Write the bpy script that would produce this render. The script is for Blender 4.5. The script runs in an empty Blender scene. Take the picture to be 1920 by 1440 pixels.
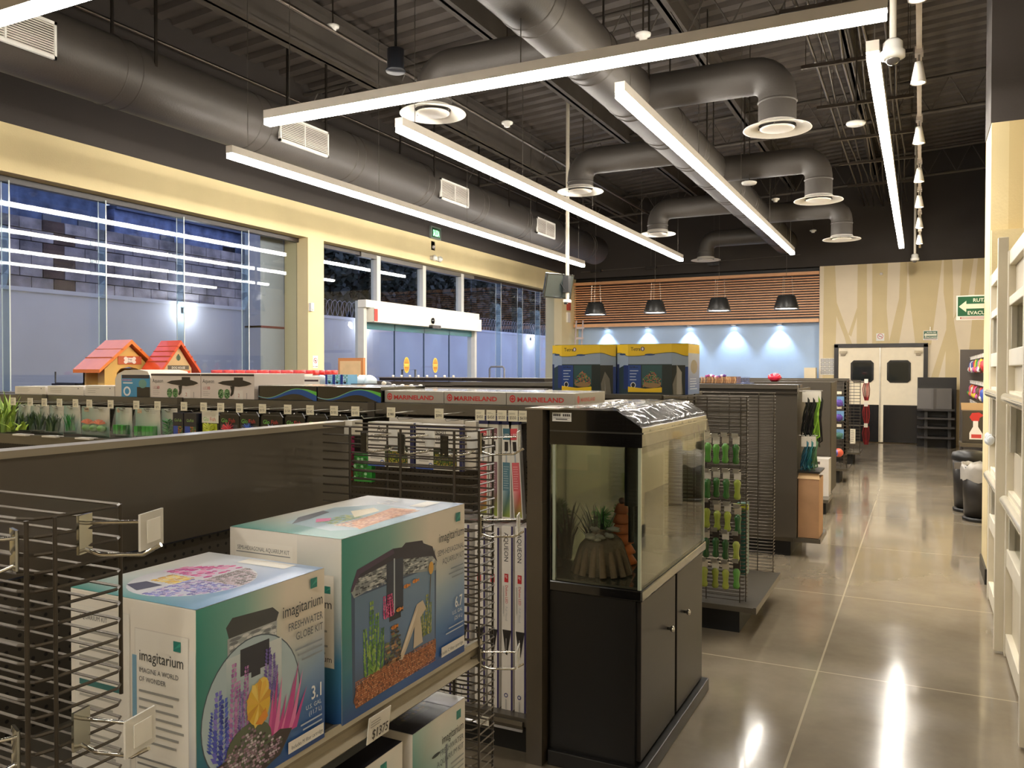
import bpy, math, random
from mathutils import Vector, Matrix
random.seed(7)
SC = bpy.context.scene
COL = SC.collection
# ---------------------------------------------------------------- camera
cd = bpy.data.cameras.new('camera'); cam = bpy.data.objects.new('camera', cd); COL.objects.link(cam)
cd.sensor_width = 36.0; cd.lens = 1536.39/1920*36.0; cd.clip_start = 0.05; cd.clip_end = 200
_yaw, _pit, _rol = math.radians(26.4826), math.radians(-0.9532), math.radians(0.0903)
_f = Vector((-math.sin(_yaw)*math.cos(_pit), math.cos(_yaw)*math.cos(_pit), math.sin(_pit)))
_r = Vector((math.cos(_yaw), math.sin(_yaw), 0)); _u = _r.cross(_f)
_r2 = _r*math.cos(_rol)+_u*math.sin(_rol); _u2 = -_r*math.sin(_rol)+_u*math.cos(_rol)
cam.matrix_world = Matrix(((_r2.x,_u2.x,-_f.x,0),(_r2.y,_u2.y,-_f.y,0),(_r2.z,_u2.z,-_f.z,1.55),(0,0,0,1)))
SC.camera = cam
# ---------------------------------------------------------------- world, exposure
SC.view_settings.view_transform = 'Standard'; SC.view_settings.look = 'None'
SC.view_settings.exposure = 0.22; SC.view_settings.gamma = 1.0; SC.view_settings.use_curve_mapping = False
SC.cycles.use_denoising = True
SC.cycles.max_bounces = 8; SC.cycles.transparent_max_bounces = 24; SC.cycles.glossy_bounces = 4
SC.cycles.sample_clamp_indirect = 4.0; SC.cycles.caustics_reflective = False; SC.cycles.caustics_refractive = False
W = bpy.data.worlds.new('dusk_sky'); SC.world = W; W.use_nodes = True
W.node_tree.nodes['Background'].inputs[0].default_value = (0.37, 0.42, 0.70, 1)
W.node_tree.nodes['Background'].inputs[1].default_value = 2.6
STRIP = 56.0          # emission strength of the linear pendants
# ---------------------------------------------------------------- helpers
def lin(c):
    if c is None: c = (128,128,128)
    return tuple(((x/255)/12.92 if x/255 <= .04045 else ((x/255+.055)/1.055)**2.4) for x in c[:3]) + (1.0,)
def mix(a, b, t): return tuple(a[i]*(1-t)+b[i]*t for i in range(3))
_M = {}
def mat(kind='matte'):
    if kind in _M: return _M[kind]
    m = bpy.data.materials.new(kind); m.use_nodes = True; nt = m.node_tree; N = nt.nodes; L = nt.links
    b = N['Principled BSDF']
    P = dict(matte=(.6,0,0), satin=(.38,0,0), print=(.32,0,.15), gloss=(.12,0,.6), wire=(.35,.35,0), metal=(.3,.9,0), chrome=(.12,1,0),
             shelf=(.33,.15,.25), wall=(.75,0,0), cloth=(.9,0,0), deck=(.6,.1,0), duct=(.5,.1,0), peg=(.5,.1,0), plastic=(.25,0,.3),
             film=(.16,0,.3), clear=(.05,0,0), frosted=(.3,0,0), foliage=(.5,0,0), sheer=(.4,0,0), block=(.9,0,0))[kind]
    b.inputs['Roughness'].default_value = P[0]; b.inputs['Metallic'].default_value = P[1]; b.inputs['Coat Weight'].default_value = P[2]
    at = N.new('ShaderNodeVertexColor'); at.layer_name = 'Col'
    tc = N.new('ShaderNodeTexCoord'); nz = N.new('ShaderNodeTexNoise')
    sc = dict(wall=1.2, deck=2.5, duct=2.0, block=3.0).get(kind, 9.0); amp = dict(wall=.06, deck=.16, duct=.12, block=.5, print=.03, wire=.2, satin=.03, shelf=.05, gloss=.03, film=.02, clear=.01, plastic=.04).get(kind, .08)
    nz.inputs['Scale'].default_value = sc; nz.inputs['Detail'].default_value = 4
    L.new(tc.outputs['Object'], nz.inputs['Vector'])
    mr = N.new('ShaderNodeMapRange'); mr.inputs[1].default_value = .3; mr.inputs[2].default_value = .7
    mr.inputs[3].default_value = 1-amp; mr.inputs[4].default_value = 1+amp; L.new(nz.outputs['Fac'], mr.inputs[0])
    mu = N.new('ShaderNodeVectorMath'); mu.operation = 'SCALE'; L.new(at.outputs['Color'], mu.inputs[0]); L.new(mr.outputs[0], mu.inputs['Scale'])
    src = mu.outputs[0]
    if kind == 'peg':   # punched holes on a 25 mm grid
        sx = N.new('ShaderNodeSeparateXYZ'); L.new(tc.outputs['Object'], sx.inputs[0])
        def math_(op, a, bb=None):
            n = N.new('ShaderNodeMath'); n.operation = op
            for i, q in enumerate((a, bb)):
                if q is None: continue
                if isinstance(q, (int, float)): n.inputs[i].default_value = q
                else: L.new(q, n.inputs[i])
            return n.outputs[0]
        s_ = math_('SUBTRACT', math_('FRACT', math_('MULTIPLY', math_('ADD', sx.outputs[0], sx.outputs[1]), 1/.0254)), .5)
        t_ = math_('SUBTRACT', math_('FRACT', math_('MULTIPLY', sx.outputs[2], 1/.0254)), .5)
        d_ = math_('ADD', math_('MULTIPLY', s_, s_), math_('MULTIPLY', t_, t_))
        g_ = math_('GREATER_THAN', d_, .022)
        m2 = N.new('ShaderNodeVectorMath'); m2.operation = 'SCALE'; L.new(src, m2.inputs[0]); L.new(math_('ADD', math_('MULTIPLY', g_, .88), .12), m2.inputs['Scale'])
        src = m2.outputs[0]
    L.new(src, b.inputs['Base Color'])
    if kind in ('film', 'clear', 'frosted', 'sheer'):
        out = N['Material Output']; tr = N.new('ShaderNodeBsdfTransparent'); mx = N.new('ShaderNodeMixShader')
        if kind in ('frosted', 'sheer'): mx.inputs[0].default_value = .62 if kind == 'frosted' else .35
        elif kind == 'film':
            fr = N.new('ShaderNodeFresnel'); ge = N.new('ShaderNodeNewGeometry'); gm = N.new('ShaderNodeMath'); gm.operation='MULTIPLY_ADD'; gm.inputs[1].default_value=-.8333; gm.inputs[2].default_value=1.5
            L.new(ge.outputs['Backfacing'], gm.inputs[0]); L.new(gm.outputs[0], fr.inputs[0])
            ad = N.new('ShaderNodeMath'); ad.operation = 'ADD'; ad.inputs[1].default_value = .05; L.new(fr.outputs[0], ad.inputs[0]); L.new(ad.outputs[0], mx.inputs[0])
        else:
            gl = N.new('ShaderNodeBsdfGlossy'); gl.inputs['Roughness'].default_value = .01
            fr = N.new('ShaderNodeFresnel'); ge = N.new('ShaderNodeNewGeometry'); gm = N.new('ShaderNodeMath'); gm.operation='MULTIPLY_ADD'; gm.inputs[1].default_value=-.8333; gm.inputs[2].default_value=1.5
            L.new(ge.outputs['Backfacing'], gm.inputs[0]); L.new(gm.outputs[0], fr.inputs[0])
            ml = N.new('ShaderNodeMath'); ml.operation = 'MULTIPLY'; ml.inputs[1].default_value = .95; ml.use_clamp = True
            L.new(fr.outputs[0], ml.inputs[0]); L.new(ml.outputs[0], mx.inputs[0]); L.new(at.outputs['Color'], tr.inputs[0])
            L.new(gl.outputs[0], mx.inputs[2])
        L.new(tr.outputs[0], mx.inputs[1])
        if kind != 'clear': L.new(b.outputs[0], mx.inputs[2])
        L.new(mx.outputs[0], out.inputs['Surface'])
    if kind in ('deck', 'duct', 'block', 'wall'):
        bp = N.new('ShaderNodeBump'); bp.inputs['Strength'].default_value = .12 if kind != 'block' else .6; bp.inputs['Distance'].default_value = .01
        n2 = N.new('ShaderNodeTexNoise'); n2.inputs['Scale'].default_value = 60; L.new(tc.outputs['Object'], n2.inputs['Vector'])
        L.new(n2.outputs['Fac'], bp.inputs['Height']); L.new(bp.outputs[0], b.inputs['Normal'])
    _M[kind] = m; return m
def emat(name, color, strength):
    if name in _M: return _M[name]
    m = bpy.data.materials.new(name); m.use_nodes = True; N = m.node_tree.nodes; L = m.node_tree.links
    b = N['Principled BSDF']; b.inputs['Base Color'].default_value = (.8,.8,.8,1)
    b.inputs['Emission Color'].default_value = (*color, 1); b.inputs['Emission Strength'].default_value = strength
    _M[name] = m; return m
_G = {}
def glyphs(s, bold):
    k = (s, bold)
    if k not in _G:
        cu = bpy.data.curves.new('t', 'FONT'); cu.body = s; cu.size = 1; cu.resolution_u = 2; cu.offset = bold
        ob = bpy.data.objects.new('t', cu); me = bpy.data.meshes.new_from_object(ob)
        vs = [tuple(v.co)[:2] for v in me.vertices]; fs = [tuple(p.vertices) for p in me.polygons]
        w = max([v[0] for v in vs], default=0)
        bpy.data.objects.remove(ob); bpy.data.curves.remove(cu); bpy.data.meshes.remove(me)
        _G[k] = (vs, fs, w)
    return _G[k]
def wpos(o):
    p = Vector((0,0,0))
    while o is not None: p = p + o.location; o = o.parent
    return p
class MB:
    def __init__(s): s.v=[]; s.f=[]; s.c=[]; s.s=[]; s.X=None
    def add(s, vs, fs, col, sm=False):
        b = len(s.v)
        s.v += [tuple(s.X @ Vector(p)) if s.X is not None else tuple(p) for p in vs]
        for i, f in enumerate(fs):
            s.f.append(tuple(b+j for j in f)); s.c.append(col); s.s.append(sm)
        return s
    def box(s, a, b, col, rot=0, piv=None):
        x0,y0,z0 = (min(a[i],b[i]) for i in range(3)); x1,y1,z1 = (max(a[i],b[i]) for i in range(3))
        vs = [(x0,y0,z0),(x1,y0,z0),(x1,y1,z0),(x0,y1,z0),(x0,y0,z1),(x1,y0,z1),(x1,y1,z1),(x0,y1,z1)]
        if rot:
            px,py = piv or ((x0+x1)/2,(y0+y1)/2); c_,s_ = math.cos(rot), math.sin(rot)
            vs = [(px+(x-px)*c_-(y-py)*s_, py+(x-px)*s_+(y-py)*c_, z) for x,y,z in vs]
        return s.add(vs, [(0,3,2,1),(4,5,6,7),(0,1,5,4),(1,2,6,5),(2,3,7,6),(3,0,4,7)], col)
    def tube(s, pts, r, col, n=6, caps=True):
        pts = [Vector(p) for p in pts]; rings = []
        up = None
        for i, p in enumerate(pts):
            d = (pts[min(i+1,len(pts)-1)]-pts[max(i-1,0)]).normalized()
            if up is None: up = Vector((0,0,1)) if abs(d.z) < .9 else Vector((1,0,0))
            a = d.cross(up).normalized(); up = a.cross(d).normalized()
            rr = r[i] if isinstance(r,(list,tuple)) else r
            rings.append([p+(a*math.cos(t)+up*math.sin(t))*rr for t in (2*math.pi*k/n for k in range(n))])
        vs = [q for R_ in rings for q in R_]; fs = []
        for i in range(len(pts)-1):
            for k in range(n): fs.append((i*n+k, i*n+(k+1)%n, (i+1)*n+(k+1)%n, (i+1)*n+k))
        s.add(vs, fs, col, n > 5)
        if caps:
            s.add(rings[0], [tuple(reversed(range(n)))], col); s.add(rings[-1], [tuple(range(n))], col)
        return s
    def lathe(s, prof, c, col, n=24, sm=True, axis='z', cols=None):
        vs = []; 
        for r, z in prof:
            for k in range(n):
                t = 2*math.pi*k/n; q = (r*math.cos(t), r*math.sin(t), z)
                if axis == 'x': q = (q[2], q[0], q[1])
                if axis == 'y': q = (q[0], q[2], q[1])
                vs.append((c[0]+q[0], c[1]+q[1], c[2]+q[2]))
        for i in range(len(prof)-1):
            fs = [(i*n+k, i*n+(k+1)%n, (i+1)*n+(k+1)%n, (i+1)*n+k) for k in range(n)]
            b = len(s.v) if i == 0 else b0
            if i == 0: b0 = b; s.add(vs, fs, cols[i] if cols else col, sm)
            else:
                for f in fs: s.f.append(tuple(b0+j for j in f)); s.c.append(cols[i] if cols else col); s.s.append(sm)
        return s
    def prism(s, pts, O, U, V, d, col, sidecol=None):
        O,U,V = Vector(O),Vector(U),Vector(V); n_ = U.cross(V).normalized()*d; m = len(pts)
        a = [O+U*p[0]+V*p[1] for p in pts]; b = [q+n_ for q in a]
        s.add(a, [tuple(reversed(range(m)))], col); s.add(b, [tuple(range(m))], col)
        s.add(a+b, [(i,(i+1)%m,m+(i+1)%m,m+i) for i in range(m)], sidecol or col); return s
    def ball(s, c, r, col, n=8, m=6, j=0):
        rx,ry,rz = r if isinstance(r,(tuple,list)) else (r,r,r); vs=[(c[0],c[1],c[2]-rz)]
        for i in range(1,m):
            ph = -math.pi/2+math.pi*i/m
            for k in range(n):
                t = 2*math.pi*k/n; q = 1+random.uniform(-j,j)
                vs.append((c[0]+rx*q*math.cos(ph)*math.cos(t), c[1]+ry*q*math.cos(ph)*math.sin(t), c[2]+rz*q*math.sin(ph)))
        vs.append((c[0],c[1],c[2]+rz)); T = len(vs)-1
        fs = [(0,1+(k+1)%n,1+k) for k in range(n)]
        for i in range(m-2):
            for k in range(n): fs.append((1+i*n+k,1+i*n+(k+1)%n,1+(i+1)*n+(k+1)%n,1+(i+1)*n+k))
        fs += [(T,1+(m-2)*n+k,1+(m-2)*n+(k+1)%n) for k in range(n)]
        return s.add(vs, fs, col, True)
    def build(s, name, kind='matte', parent=None, label=None, cat=None, group=None, bev=0, **kw):
        me = bpy.data.meshes.new(name)
        if parent is not None: o0 = wpos(parent)
        else:
            xs=[p[0] for p in s.v]; ys=[p[1] for p in s.v]; zs=[p[2] for p in s.v]
            o0 = Vector(((min(xs)+max(xs))/2,(min(ys)+max(ys))/2,min(zs)))
        me.from_pydata([(p[0]-o0.x,p[1]-o0.y,p[2]-o0.z) for p in s.v], [], s.f); 
        ca = me.color_attributes.new('Col','FLOAT_COLOR','CORNER'); buf=[]
        for f, c in zip(s.f, s.c):
            if isinstance(c, list):
                for q in c: buf += lin(q)
            else: buf += lin(c)*len(f)
        ca.data.foreach_set('color', buf)
        me.polygons.foreach_set('use_smooth', s.s)
        m = kind if not isinstance(kind, str) else mat(kind)
        me.materials.append(m)
        o = bpy.data.objects.new(name, me); COL.objects.link(o)
        if parent is not None: o.parent = parent
        else: o.location = o0
        if bev:
            b = o.modifiers.new('bevel','BEVEL'); b.width = bev; b.segments = 2; b.limit_method='ANGLE'
        return tag(o, label, cat, group, **kw)
class Art:
    """flat print laid on a face: O origin, U and V full-size edge vectors, coordinates 0..1"""
    def __init__(s, mb, O, U, V, lift=.0006):
        s.m=mb; s.O=Vector(O); s.U=Vector(U); s.V=Vector(V); s.n=s.U.cross(s.V).normalized(); s.k=lift; s.w=s.U.length; s.h=s.V.length
    def P(s, x, y): return s.O+s.U*x+s.V*y+s.n*s.k
    def poly(s, pts, col): s.m.add([s.P(*p) for p in pts], [tuple(range(len(pts)))], col); s.k += .00008; return s
    def rect(s, x0,y0,x1,y1, col): return s.poly([(x0,y0),(x1,y0),(x1,y1),(x0,y1)], col)
    def ell(s, cx,cy,rx,ry, col, n=24, a0=0, a1=360): 
        return s.poly([(cx+rx*math.cos(math.radians(a0+(a1-a0)*k/n)), cy+ry*math.sin(math.radians(a0+(a1-a0)*k/n))) for k in range(n)], col)
    def grad(s, x0,y0,x1,y1, g):      # g: rows bottom to top of colours
        R_=len(g); C_=len(g[0])
        for i in range(R_-1):
            for j in range(C_-1):
                q=[(j,i),(j+1,i),(j+1,i+1),(j,i+1)]
                s.m.add([s.P(x0+(x1-x0)*a/(C_-1), y0+(y1-y0)*b/(R_-1)) for a,b in q], [(0,1,2,3)], [g[b][a] for a,b in q])
        s.k += .00008; return s
    def text(s, t, x, y, h, col, al='l', bold=.0, sx=1.0):
        vs, fs, w = glyphs(t, bold); q = h*s.h; off = dict(l=0,c=.5,r=1)[al]*w*q*sx/s.w
        s.m.add([s.P(x-off+v[0]*q*sx/s.w, y+v[1]*q/s.h) for v in vs], fs, col); s.k += .00008; return s
    def spk(s, n, x0,y0,x1,y1, r, cols, asp=1.0, ok=None):
        # one fleck per jittered cell, so flecks never overlap
        W_=(x1-x0)*s.w; H_=(y1-y0)*s.h; c=max(math.sqrt(W_*H_/max(n,1)),.0012); nx=max(1,int(W_/c)); ny=max(1,int(H_/c/max(asp,1)))
        for i in range(nx):
            for j in range(ny):
                x=x0+(x1-x0)*(i+.5)/nx; y=y0+(y1-y0)*(j+.5)/ny
                if ok and not ok(x,y): continue
                cw=W_/nx; ch=H_/ny; lim=.5*min(cw,r*s.h*2.4); limy=.5*min(ch,r*s.h*2.4*max(asp,1)); ox=random.uniform(-1,1)*(.5*cw-lim*.98)*.9; oy=random.uniform(-1,1)*(.5*ch-limy*.98)*.9
                q=[(ox+lim*.97*random.uniform(.6,1)*cx_,oy+limy*.97*random.uniform(.6,1)*cy_) for cx_,cy_ in ((1,.3),(.6,1),(-.4,1),(-1,.4),(-.8,-.7),(.3,-1),(1,-.6))]
                s.m.add([s.P(x+p[0]/s.w, y+p[1]/s.h) for p in q], [tuple(range(7))], random.choice(cols))
        s.k += .00008; return s
    def plant(s, x0,y0,x1,y1, n, L_, cols, ok=None, up=.9):
        ar=s.w/s.h
        for i in range(n):
            t=(i+.5)/n; bx=x0+(x1-x0)*t; by=y0+(y1-y0)*t; l=L_*(1-.55*t)*random.uniform(.8,1); th=(y1-y0)/n*.42
            for sd in (-1,1):
                tx=bx+sd*l; ty=by+l*up*ar
                if ok and not ok(tx,ty): continue
                mx_=(bx+tx)/2; my_=(by+ty)/2
                s.m.add([s.P(bx+sd*.001,by),s.P(mx_+th*.5/ar*sd*1,my_-th),s.P(tx,ty),s.P(mx_-th*.5/ar*sd,my_+th)],[(0,1,2,3) if sd>0 else (0,3,2,1)],random.choice(cols))
        s.k += .00008; return s
    def streaks(s, x0,y0,x1,y1, rows, L_, cols, ok=None, wob=.0):
        # rows of side by side dashes of random length and tone
        h=(y1-y0)/rows
        for j in range(rows):
            x=x0; y=y0+h*j
            while x<x1:
                l=min(L_*random.uniform(.4,1.6),x1-x)
                if l<=0: break
                if ok is None or ok(x+l/2,y+h/2): s.m.add([s.P(x,y+h*.45),s.P(x+l*.3,y+h*.04),s.P(x+l*.8,y),s.P(x+l,y+h*.5),s.P(x+l*.7,y+h*.97),s.P(x+l*.2,y+h*.9)],[(0,1,2,3,4,5)],random.choice(cols))
                x+=l
        s.k += .00008; return s
    def lines(s, n, x0, y0, x1, dy, col, h=.012):
        for i in range(n): s.rect(x0, y0-i*dy, x1-(x1-x0)*random.uniform(0,.35), y0-i*dy+h, col); s.k -= .00008
        s.k += .00008; return s
def tag(o, label=None, cat=None, group=None, structure=False, stuff=False):
    if label: o['label'] = label
    if cat: o['category'] = cat
    if group: o['group'] = group
    if structure: o['kind'] = 'structure'
    if stuff: o['kind'] = 'stuff'
    return o
def thing(name, label, cat, loc, group=None, **kw):
    o = bpy.data.objects.new(name, None); COL.objects.link(o); o.location = loc; o.empty_display_size=.05
    return tag(o, label, cat, group, **kw)
def copy_tree(src, loc, label, group=None):
    r = src.copy(); COL.objects.link(r); r.location = loc; r['label'] = label
    if group: r['group'] = group
    for ch in src.children:
        c = ch.copy(); COL.objects.link(c); c.parent = r
        for g in ch.children:
            d = g.copy(); COL.objects.link(d); d.parent = c
    return r
def lamp(kind, loc, energy, color, parent=None, size=.05, aim=None, spot=90, blend=.6):
    ld = bpy.data.lights.new('lamp_light', kind); ld.energy = energy; ld.color = color
    if kind != 'AREA': ld.shadow_soft_size = size
    else: ld.size = size
    if kind == 'SPOT': ld.spot_size = math.radians(spot); ld.spot_blend = blend
    o = bpy.data.objects.new('lamp_light', ld); COL.objects.link(o)
    o.location = Vector(loc) - (wpos(parent) if parent else Vector((0,0,0))); o.parent = parent
    if aim is not None: o.rotation_euler = (Vector(aim)-Vector(loc)).to_track_quat('-Z','Y').to_euler()
    return o
BROWN=(70,64,55); DARK=(34,31,28); BLK=(18,18,18); WHITE=(235,233,226); CREAM=(224,206,158); DKW=(58,52,48)
# ================================================================= ROOM SHELL
def zdeck(x): return 6.15+.07*x
def S(name, mb, kind, **kw): return mb.build(name, kind, structure=True, **kw)
# floor: polished concrete with saw cut joints
fm = bpy.data.materials.new('polished_concrete'); fm.use_nodes = True; N=fm.node_tree.nodes; L=fm.node_tree.links; b=N['Principled BSDF']
tc=N.new('ShaderNodeTexCoord'); sx=N.new('ShaderNodeSeparateXYZ'); L.new(tc.outputs['Object'], sx.inputs[0])
n1=N.new('ShaderNodeTexNoise'); n1.inputs['Scale'].default_value=.9; n1.inputs['Detail'].default_value=8; n1.inputs['Roughness'].default_value=.62
L.new(tc.outputs['Object'], n1.inputs['Vector'])
cr=N.new('ShaderNodeValToRGB'); cr.color_ramp.elements[0].position=.3; cr.color_ramp.elements[0].color=lin((112,102,86)); cr.color_ramp.elements[1].position=.72; cr.color_ramp.elements[1].color=lin((160,148,128))
L.new(n1.outputs['Fac'], cr.inputs[0])
def mth(op,a,bb=None):
    n=N.new('ShaderNodeMath'); n.operation=op
    for i,q in enumerate((a,bb)):
        if q is None: continue
        if isinstance(q,(int,float)): n.inputs[i].default_value=q
        else: L.new(q,n.inputs[i])
    return n.outputs[0]
def near(coord, vals):
    out=None
    for v in vals:
        d=mth('LESS_THAN', mth('ABSOLUTE', mth('SUBTRACT', coord, v)), .005)
        out=d if out is None else mth('MAXIMUM', out, d)
    return out
# object space: floor object sits at its own centre, so joints are given relative to it
FX,FY=(-3.05,7.0)
j=mth('MAXIMUM', near(sx.outputs[0],[x-FX for x in (-.46,-2.0,-3.5,-5.0,-6.5)]), near(sx.outputs[1],[y-FY for y in (3.0,4.47,6.05,7.8,9.49,11.2,12.43,14.1,15.8,17.5)]))
mx=N.new('ShaderNodeMixRGB'); L.new(mth('MULTIPLY',j,.65),mx.inputs[0]); L.new(cr.outputs[0],mx.inputs[1]); mx.inputs[2].default_value=lin((205,192,165))
L.new(mx.outputs[0], b.inputs['Base Color'])
n2=N.new('ShaderNodeTexNoise'); n2.inputs['Scale'].default_value=2.3; n2.inputs['Detail'].default_value=6; L.new(tc.outputs['Object'], n2.inputs['Vector'])
mr=N.new('ShaderNodeMapRange'); mr.inputs[1].default_value=.3; mr.inputs[2].default_value=.7; mr.inputs[3].default_value=.09; mr.inputs[4].default_value=.2; L.new(n2.outputs['Fac'],mr.inputs[0]); L.new(mr.outputs[0], b.inputs['Roughness'])
b.inputs['Coat Weight'].default_value=.35; b.inputs['Coat Roughness'].default_value=.06; b.inputs['Specular IOR Level'].default_value=.7
fl=MB().box((-8.1,-6,-.06),(2.0,20,0),(150,130,110)); o=S('floor',fl,fm)
# ceiling: corrugated steel deck, ribs across the room
ce=MB(); y=-6.0; prof=[]
while y<19.9: prof += [(y,0),(y+.14,0),(y+.165,.06),(y+.275,.06)]; y+=.3
for i in range(len(prof)-1):
    (a,za),(c,zc)=prof[i],prof[i+1]
    ce.add([(-8.4,a,zdeck(-8.4)+za),(2,a,zdeck(2)+za),(2,c,zdeck(2)+zc),(-8.4,c,zdeck(-8.4)+zc)],[(0,1,2,3)],(90,83,78))
ce.box((-8.4,-6,6.5),(2,20,6.6),DARK)
S('ceiling',ce,'deck')
# left wall
wl=MB()
wl.box((-8.35,-6,3.46),(-7.91,19.9,3.93),CREAM); wl.box((-8.3,-6,3.93),(-7.9,19.9,6.4),DKW)
wl.box((-8.35,9.28,0),(-7.91,9.63,3.46),CREAM); wl.box((-8.35,18.62,0),(-7.91,19.9,3.46),CREAM); wl.box((-8.35,-6,0),(-7.91,2.2,3.46),CREAM)
S('wall_left',wl,'wall')
MB().box((-7.91,9.28,0),(-7.895,9.63,.12),DARK).build('baseboard_left','satin',structure=True)
# back wall: door wall with tree mural, blue wall, dark upper wall
C1=(240,226,202); C2=(221,203,160)
wb=MB(); wb.box((-2.02,19.38,0),(2,19.9,4.0),C1)
wb.box((-8.4,19.9,0),(2,20.1,6.4),DKW); wb.box((-8.4,19.36,3.87),(2,19.9,6.4),DKW)
A=Art(wb,(0,19.38,0),(1,0,0),(0,0,1))
for p in [[(-1.95,0),(-1.72,0),(-1.66,3.0),(-1.71,4),(-1.93,4)], [(-1.66,3.05),(-1.42,2.35),(-1.33,2.11),(-1.45,2.11),(-1.50,2.3),(-1.68,2.8)], [(-1.42,2.35),(-1.24,2.95),(-1.24,2.75),(-1.36,2.3)],
          [(-1.25,2.11),(-1.04,2.11),(-1.06,4),(-1.24,4)], [(-.94,2.11),(-.6,2.11),(-.66,2.9),(-.64,4),(-.95,4)], [(-.62,2.11),(-.42,2.11),(-.28,3.0),(-.26,4),(-.4,4),(-.42,3.1)],
          [(-.1,2.11),(.2,2.11),(.3,3),(.4,4),(-.26,4),(-.2,3)], [(.45,0),(.75,0),(.72,1.9),(.6,2.7),(.6,3.2),(.57,4),(.42,4),(.42,3.2),(.48,2.7)], [(.2,1.4),(.34,1.4),(.5,2.1),(.5,2.5)], [(.6,2.6),(.72,3),(.78,4),(.98,4),(.86,3)],[(.75,0),(1.1,0),(1.2,4),(1.05,4)]]:
    A.poly(p, C2)
S('wall_back',wb,'wall')
w2=MB(); w2.box((-8.1,19.72,0),(-2.02,19.9,2.95),(184,210,244)); S('wall_back_blue',w2,'wall')
# right side: block wall, far right wall, near wall behind the glazed panels, wall behind the camera
wr=MB(); wr.box((.445,6.86,0),(2,7.42,3.34),CREAM); wr.box((.44,6.86,3.34),(2,7.42,6.4),DKW); wr.box((.45,6.8,2.2),(.68,6.86,2.56),CREAM)
A=Art(wr,(.445,6.86,0),(1,0,0),(0,0,1))
A.rect(.11,2.56,.2,3.34,(212,190,138)); A.rect(.2,2.56,1.4,3.34,(238,220,186))
wr.box((1.25,7.42,0),(1.6,19.4,4.0),CREAM); wr.box((1.25,7.42,4.0),(1.6,19.4,6.4),DKW)
wr.box((1.5,-6,0),(1.6,6.9,6.4),(205,195,175))
S('wall_right',wr,'wall')
MB().box((.432,6.85,0),(.445,7.42,.11),DARK).box((.432,6.845,0),(.5,6.86,.11),DARK).build('baseboard_right','satin',structure=True)
S('wall_front', MB().box((-8.4,-6.2,0),(2,-6,6.5),(196,178,140)), 'wall')
# slatted bulkhead with a black recess above
sl=MB(); sl.box((-7.9,19.52,2.66),(-2.03,19.7,3.86),(20,16,14))
sl.box((-7.9,19.36,2.64),(-2.03,19.55,2.72),(240,184,134)); sl.box((-7.9,19.36,3.70),(-2.03,19.55,3.77),(236,178,130))
zz=2.77
while zz<3.68: sl.box((-7.9,19.42,zz),(-2.03,19.53,zz+.026),(238,176,130)); zz+=.0575
sl.build('slatted_bulkhead','satin',label='long bulkhead of horizontal wooden slats above the blue back wall',cat='wall panel')
# glazing
GL=(240,244,246)
def window(n, y0, y1, fins):
    t=thing(f'window_{n}',None,None,(-8.12,(y0+y1)/2,0),structure=True)
    MB().box((-8.126,y0,.05),(-8.114,y1,3.46),GL).build('window_glass','clear',t)
    f=MB(); f.box((-8.16,y0,3.40),(-8.08,y1,3.46),(40,32,28)); f.box((-8.16,y0,0),(-8.08,y1,.07),(60,60,60)); f.build('window_frame','satin',t)
    for y in fins:
        g=MB().box((-8.11,y-.006,.07),(-7.985,y+.006,3.4),(232,240,240)).build('glass_fin','clear',t)
        e=MB().box((-7.988,y-.006,.07),(-7.984,y+.006,3.4),(206,214,212)); e.box((-8.114,y-.004,.07),(-8.108,y+.004,3.4),(220,225,225)); e.build('fin_edge','gloss',g)
        d=MB(); A=Art(d,(-8.108,y-.0065,2.35),(.12,0,0),(0,0,.62)); A.poly([(0,0),(.6,.02),(1,.2),(1,.8),(.9,.95),(.4,1),(0,.96)],(150,190,225)); A.poly([(0,.62),(.9,.62),(.8,.75),(0,.78)],(60,78,100)); A.poly([(0,.2),(.9,.3),(.8,.38),(0,.36)],(60,78,100))  # pale blue patch with dark bars: a reflection in the fin, painted on
        d.build('painted_reflection','sheer',g)
    return t
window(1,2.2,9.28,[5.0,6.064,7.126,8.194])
window(2,9.63,10.74,[])
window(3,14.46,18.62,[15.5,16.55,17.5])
# automatic entrance door
d=thing('door_1',None,None,(-8.05,12.6,0),structure=True); FR=(206,204,196)
m=MB()
for y in (10.76,14.42): m.box((-8.17,y-.04,0),(-8.0,y+.04,2.67),FR)
for y in (11.2,12.6,13.98): m.box((-8.17,y-.05,2.66),(-8.05,y+.05,3.44),(190,190,184))
m.box((-8.17,10.74,3.38),(-8.06,14.46,3.46),(90,86,80)); m.build('door_frame','satin',d)
m=MB(); m.box((-8.1,10.7,2.56),(-7.94,14.46,2.68),(226,222,210)); m.box((-8.1,10.84,2.33),(-7.88,14.44,2.56),(232,228,216)); m.build('header_housing','satin',d)
MB().box((-7.885,10.84,2.34),(-7.876,10.93,2.54),(190,60,50)).build('warning_sticker','print',d)
m=MB().box((-8.13,10.76,2.66),(-8.118,14.42,3.4),GL).build('transom_glass','clear',d)
for a,c in ((10.8,11.7),(11.68,12.63),(12.64,13.52),(13.5,14.4)):
    g=MB().box((-8.09,a,.03),(-8.078,c,2.34),GL).build('door_panel','clear',d)
    e=MB().box((-8.095,c-.012,.03),(-8.073,c+.004,2.34),(40,60,80)); e.box((-8.095,a,2.22),(-8.073,c,2.34),(70,130,140)); e.build('panel_edge','satin',g)
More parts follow.
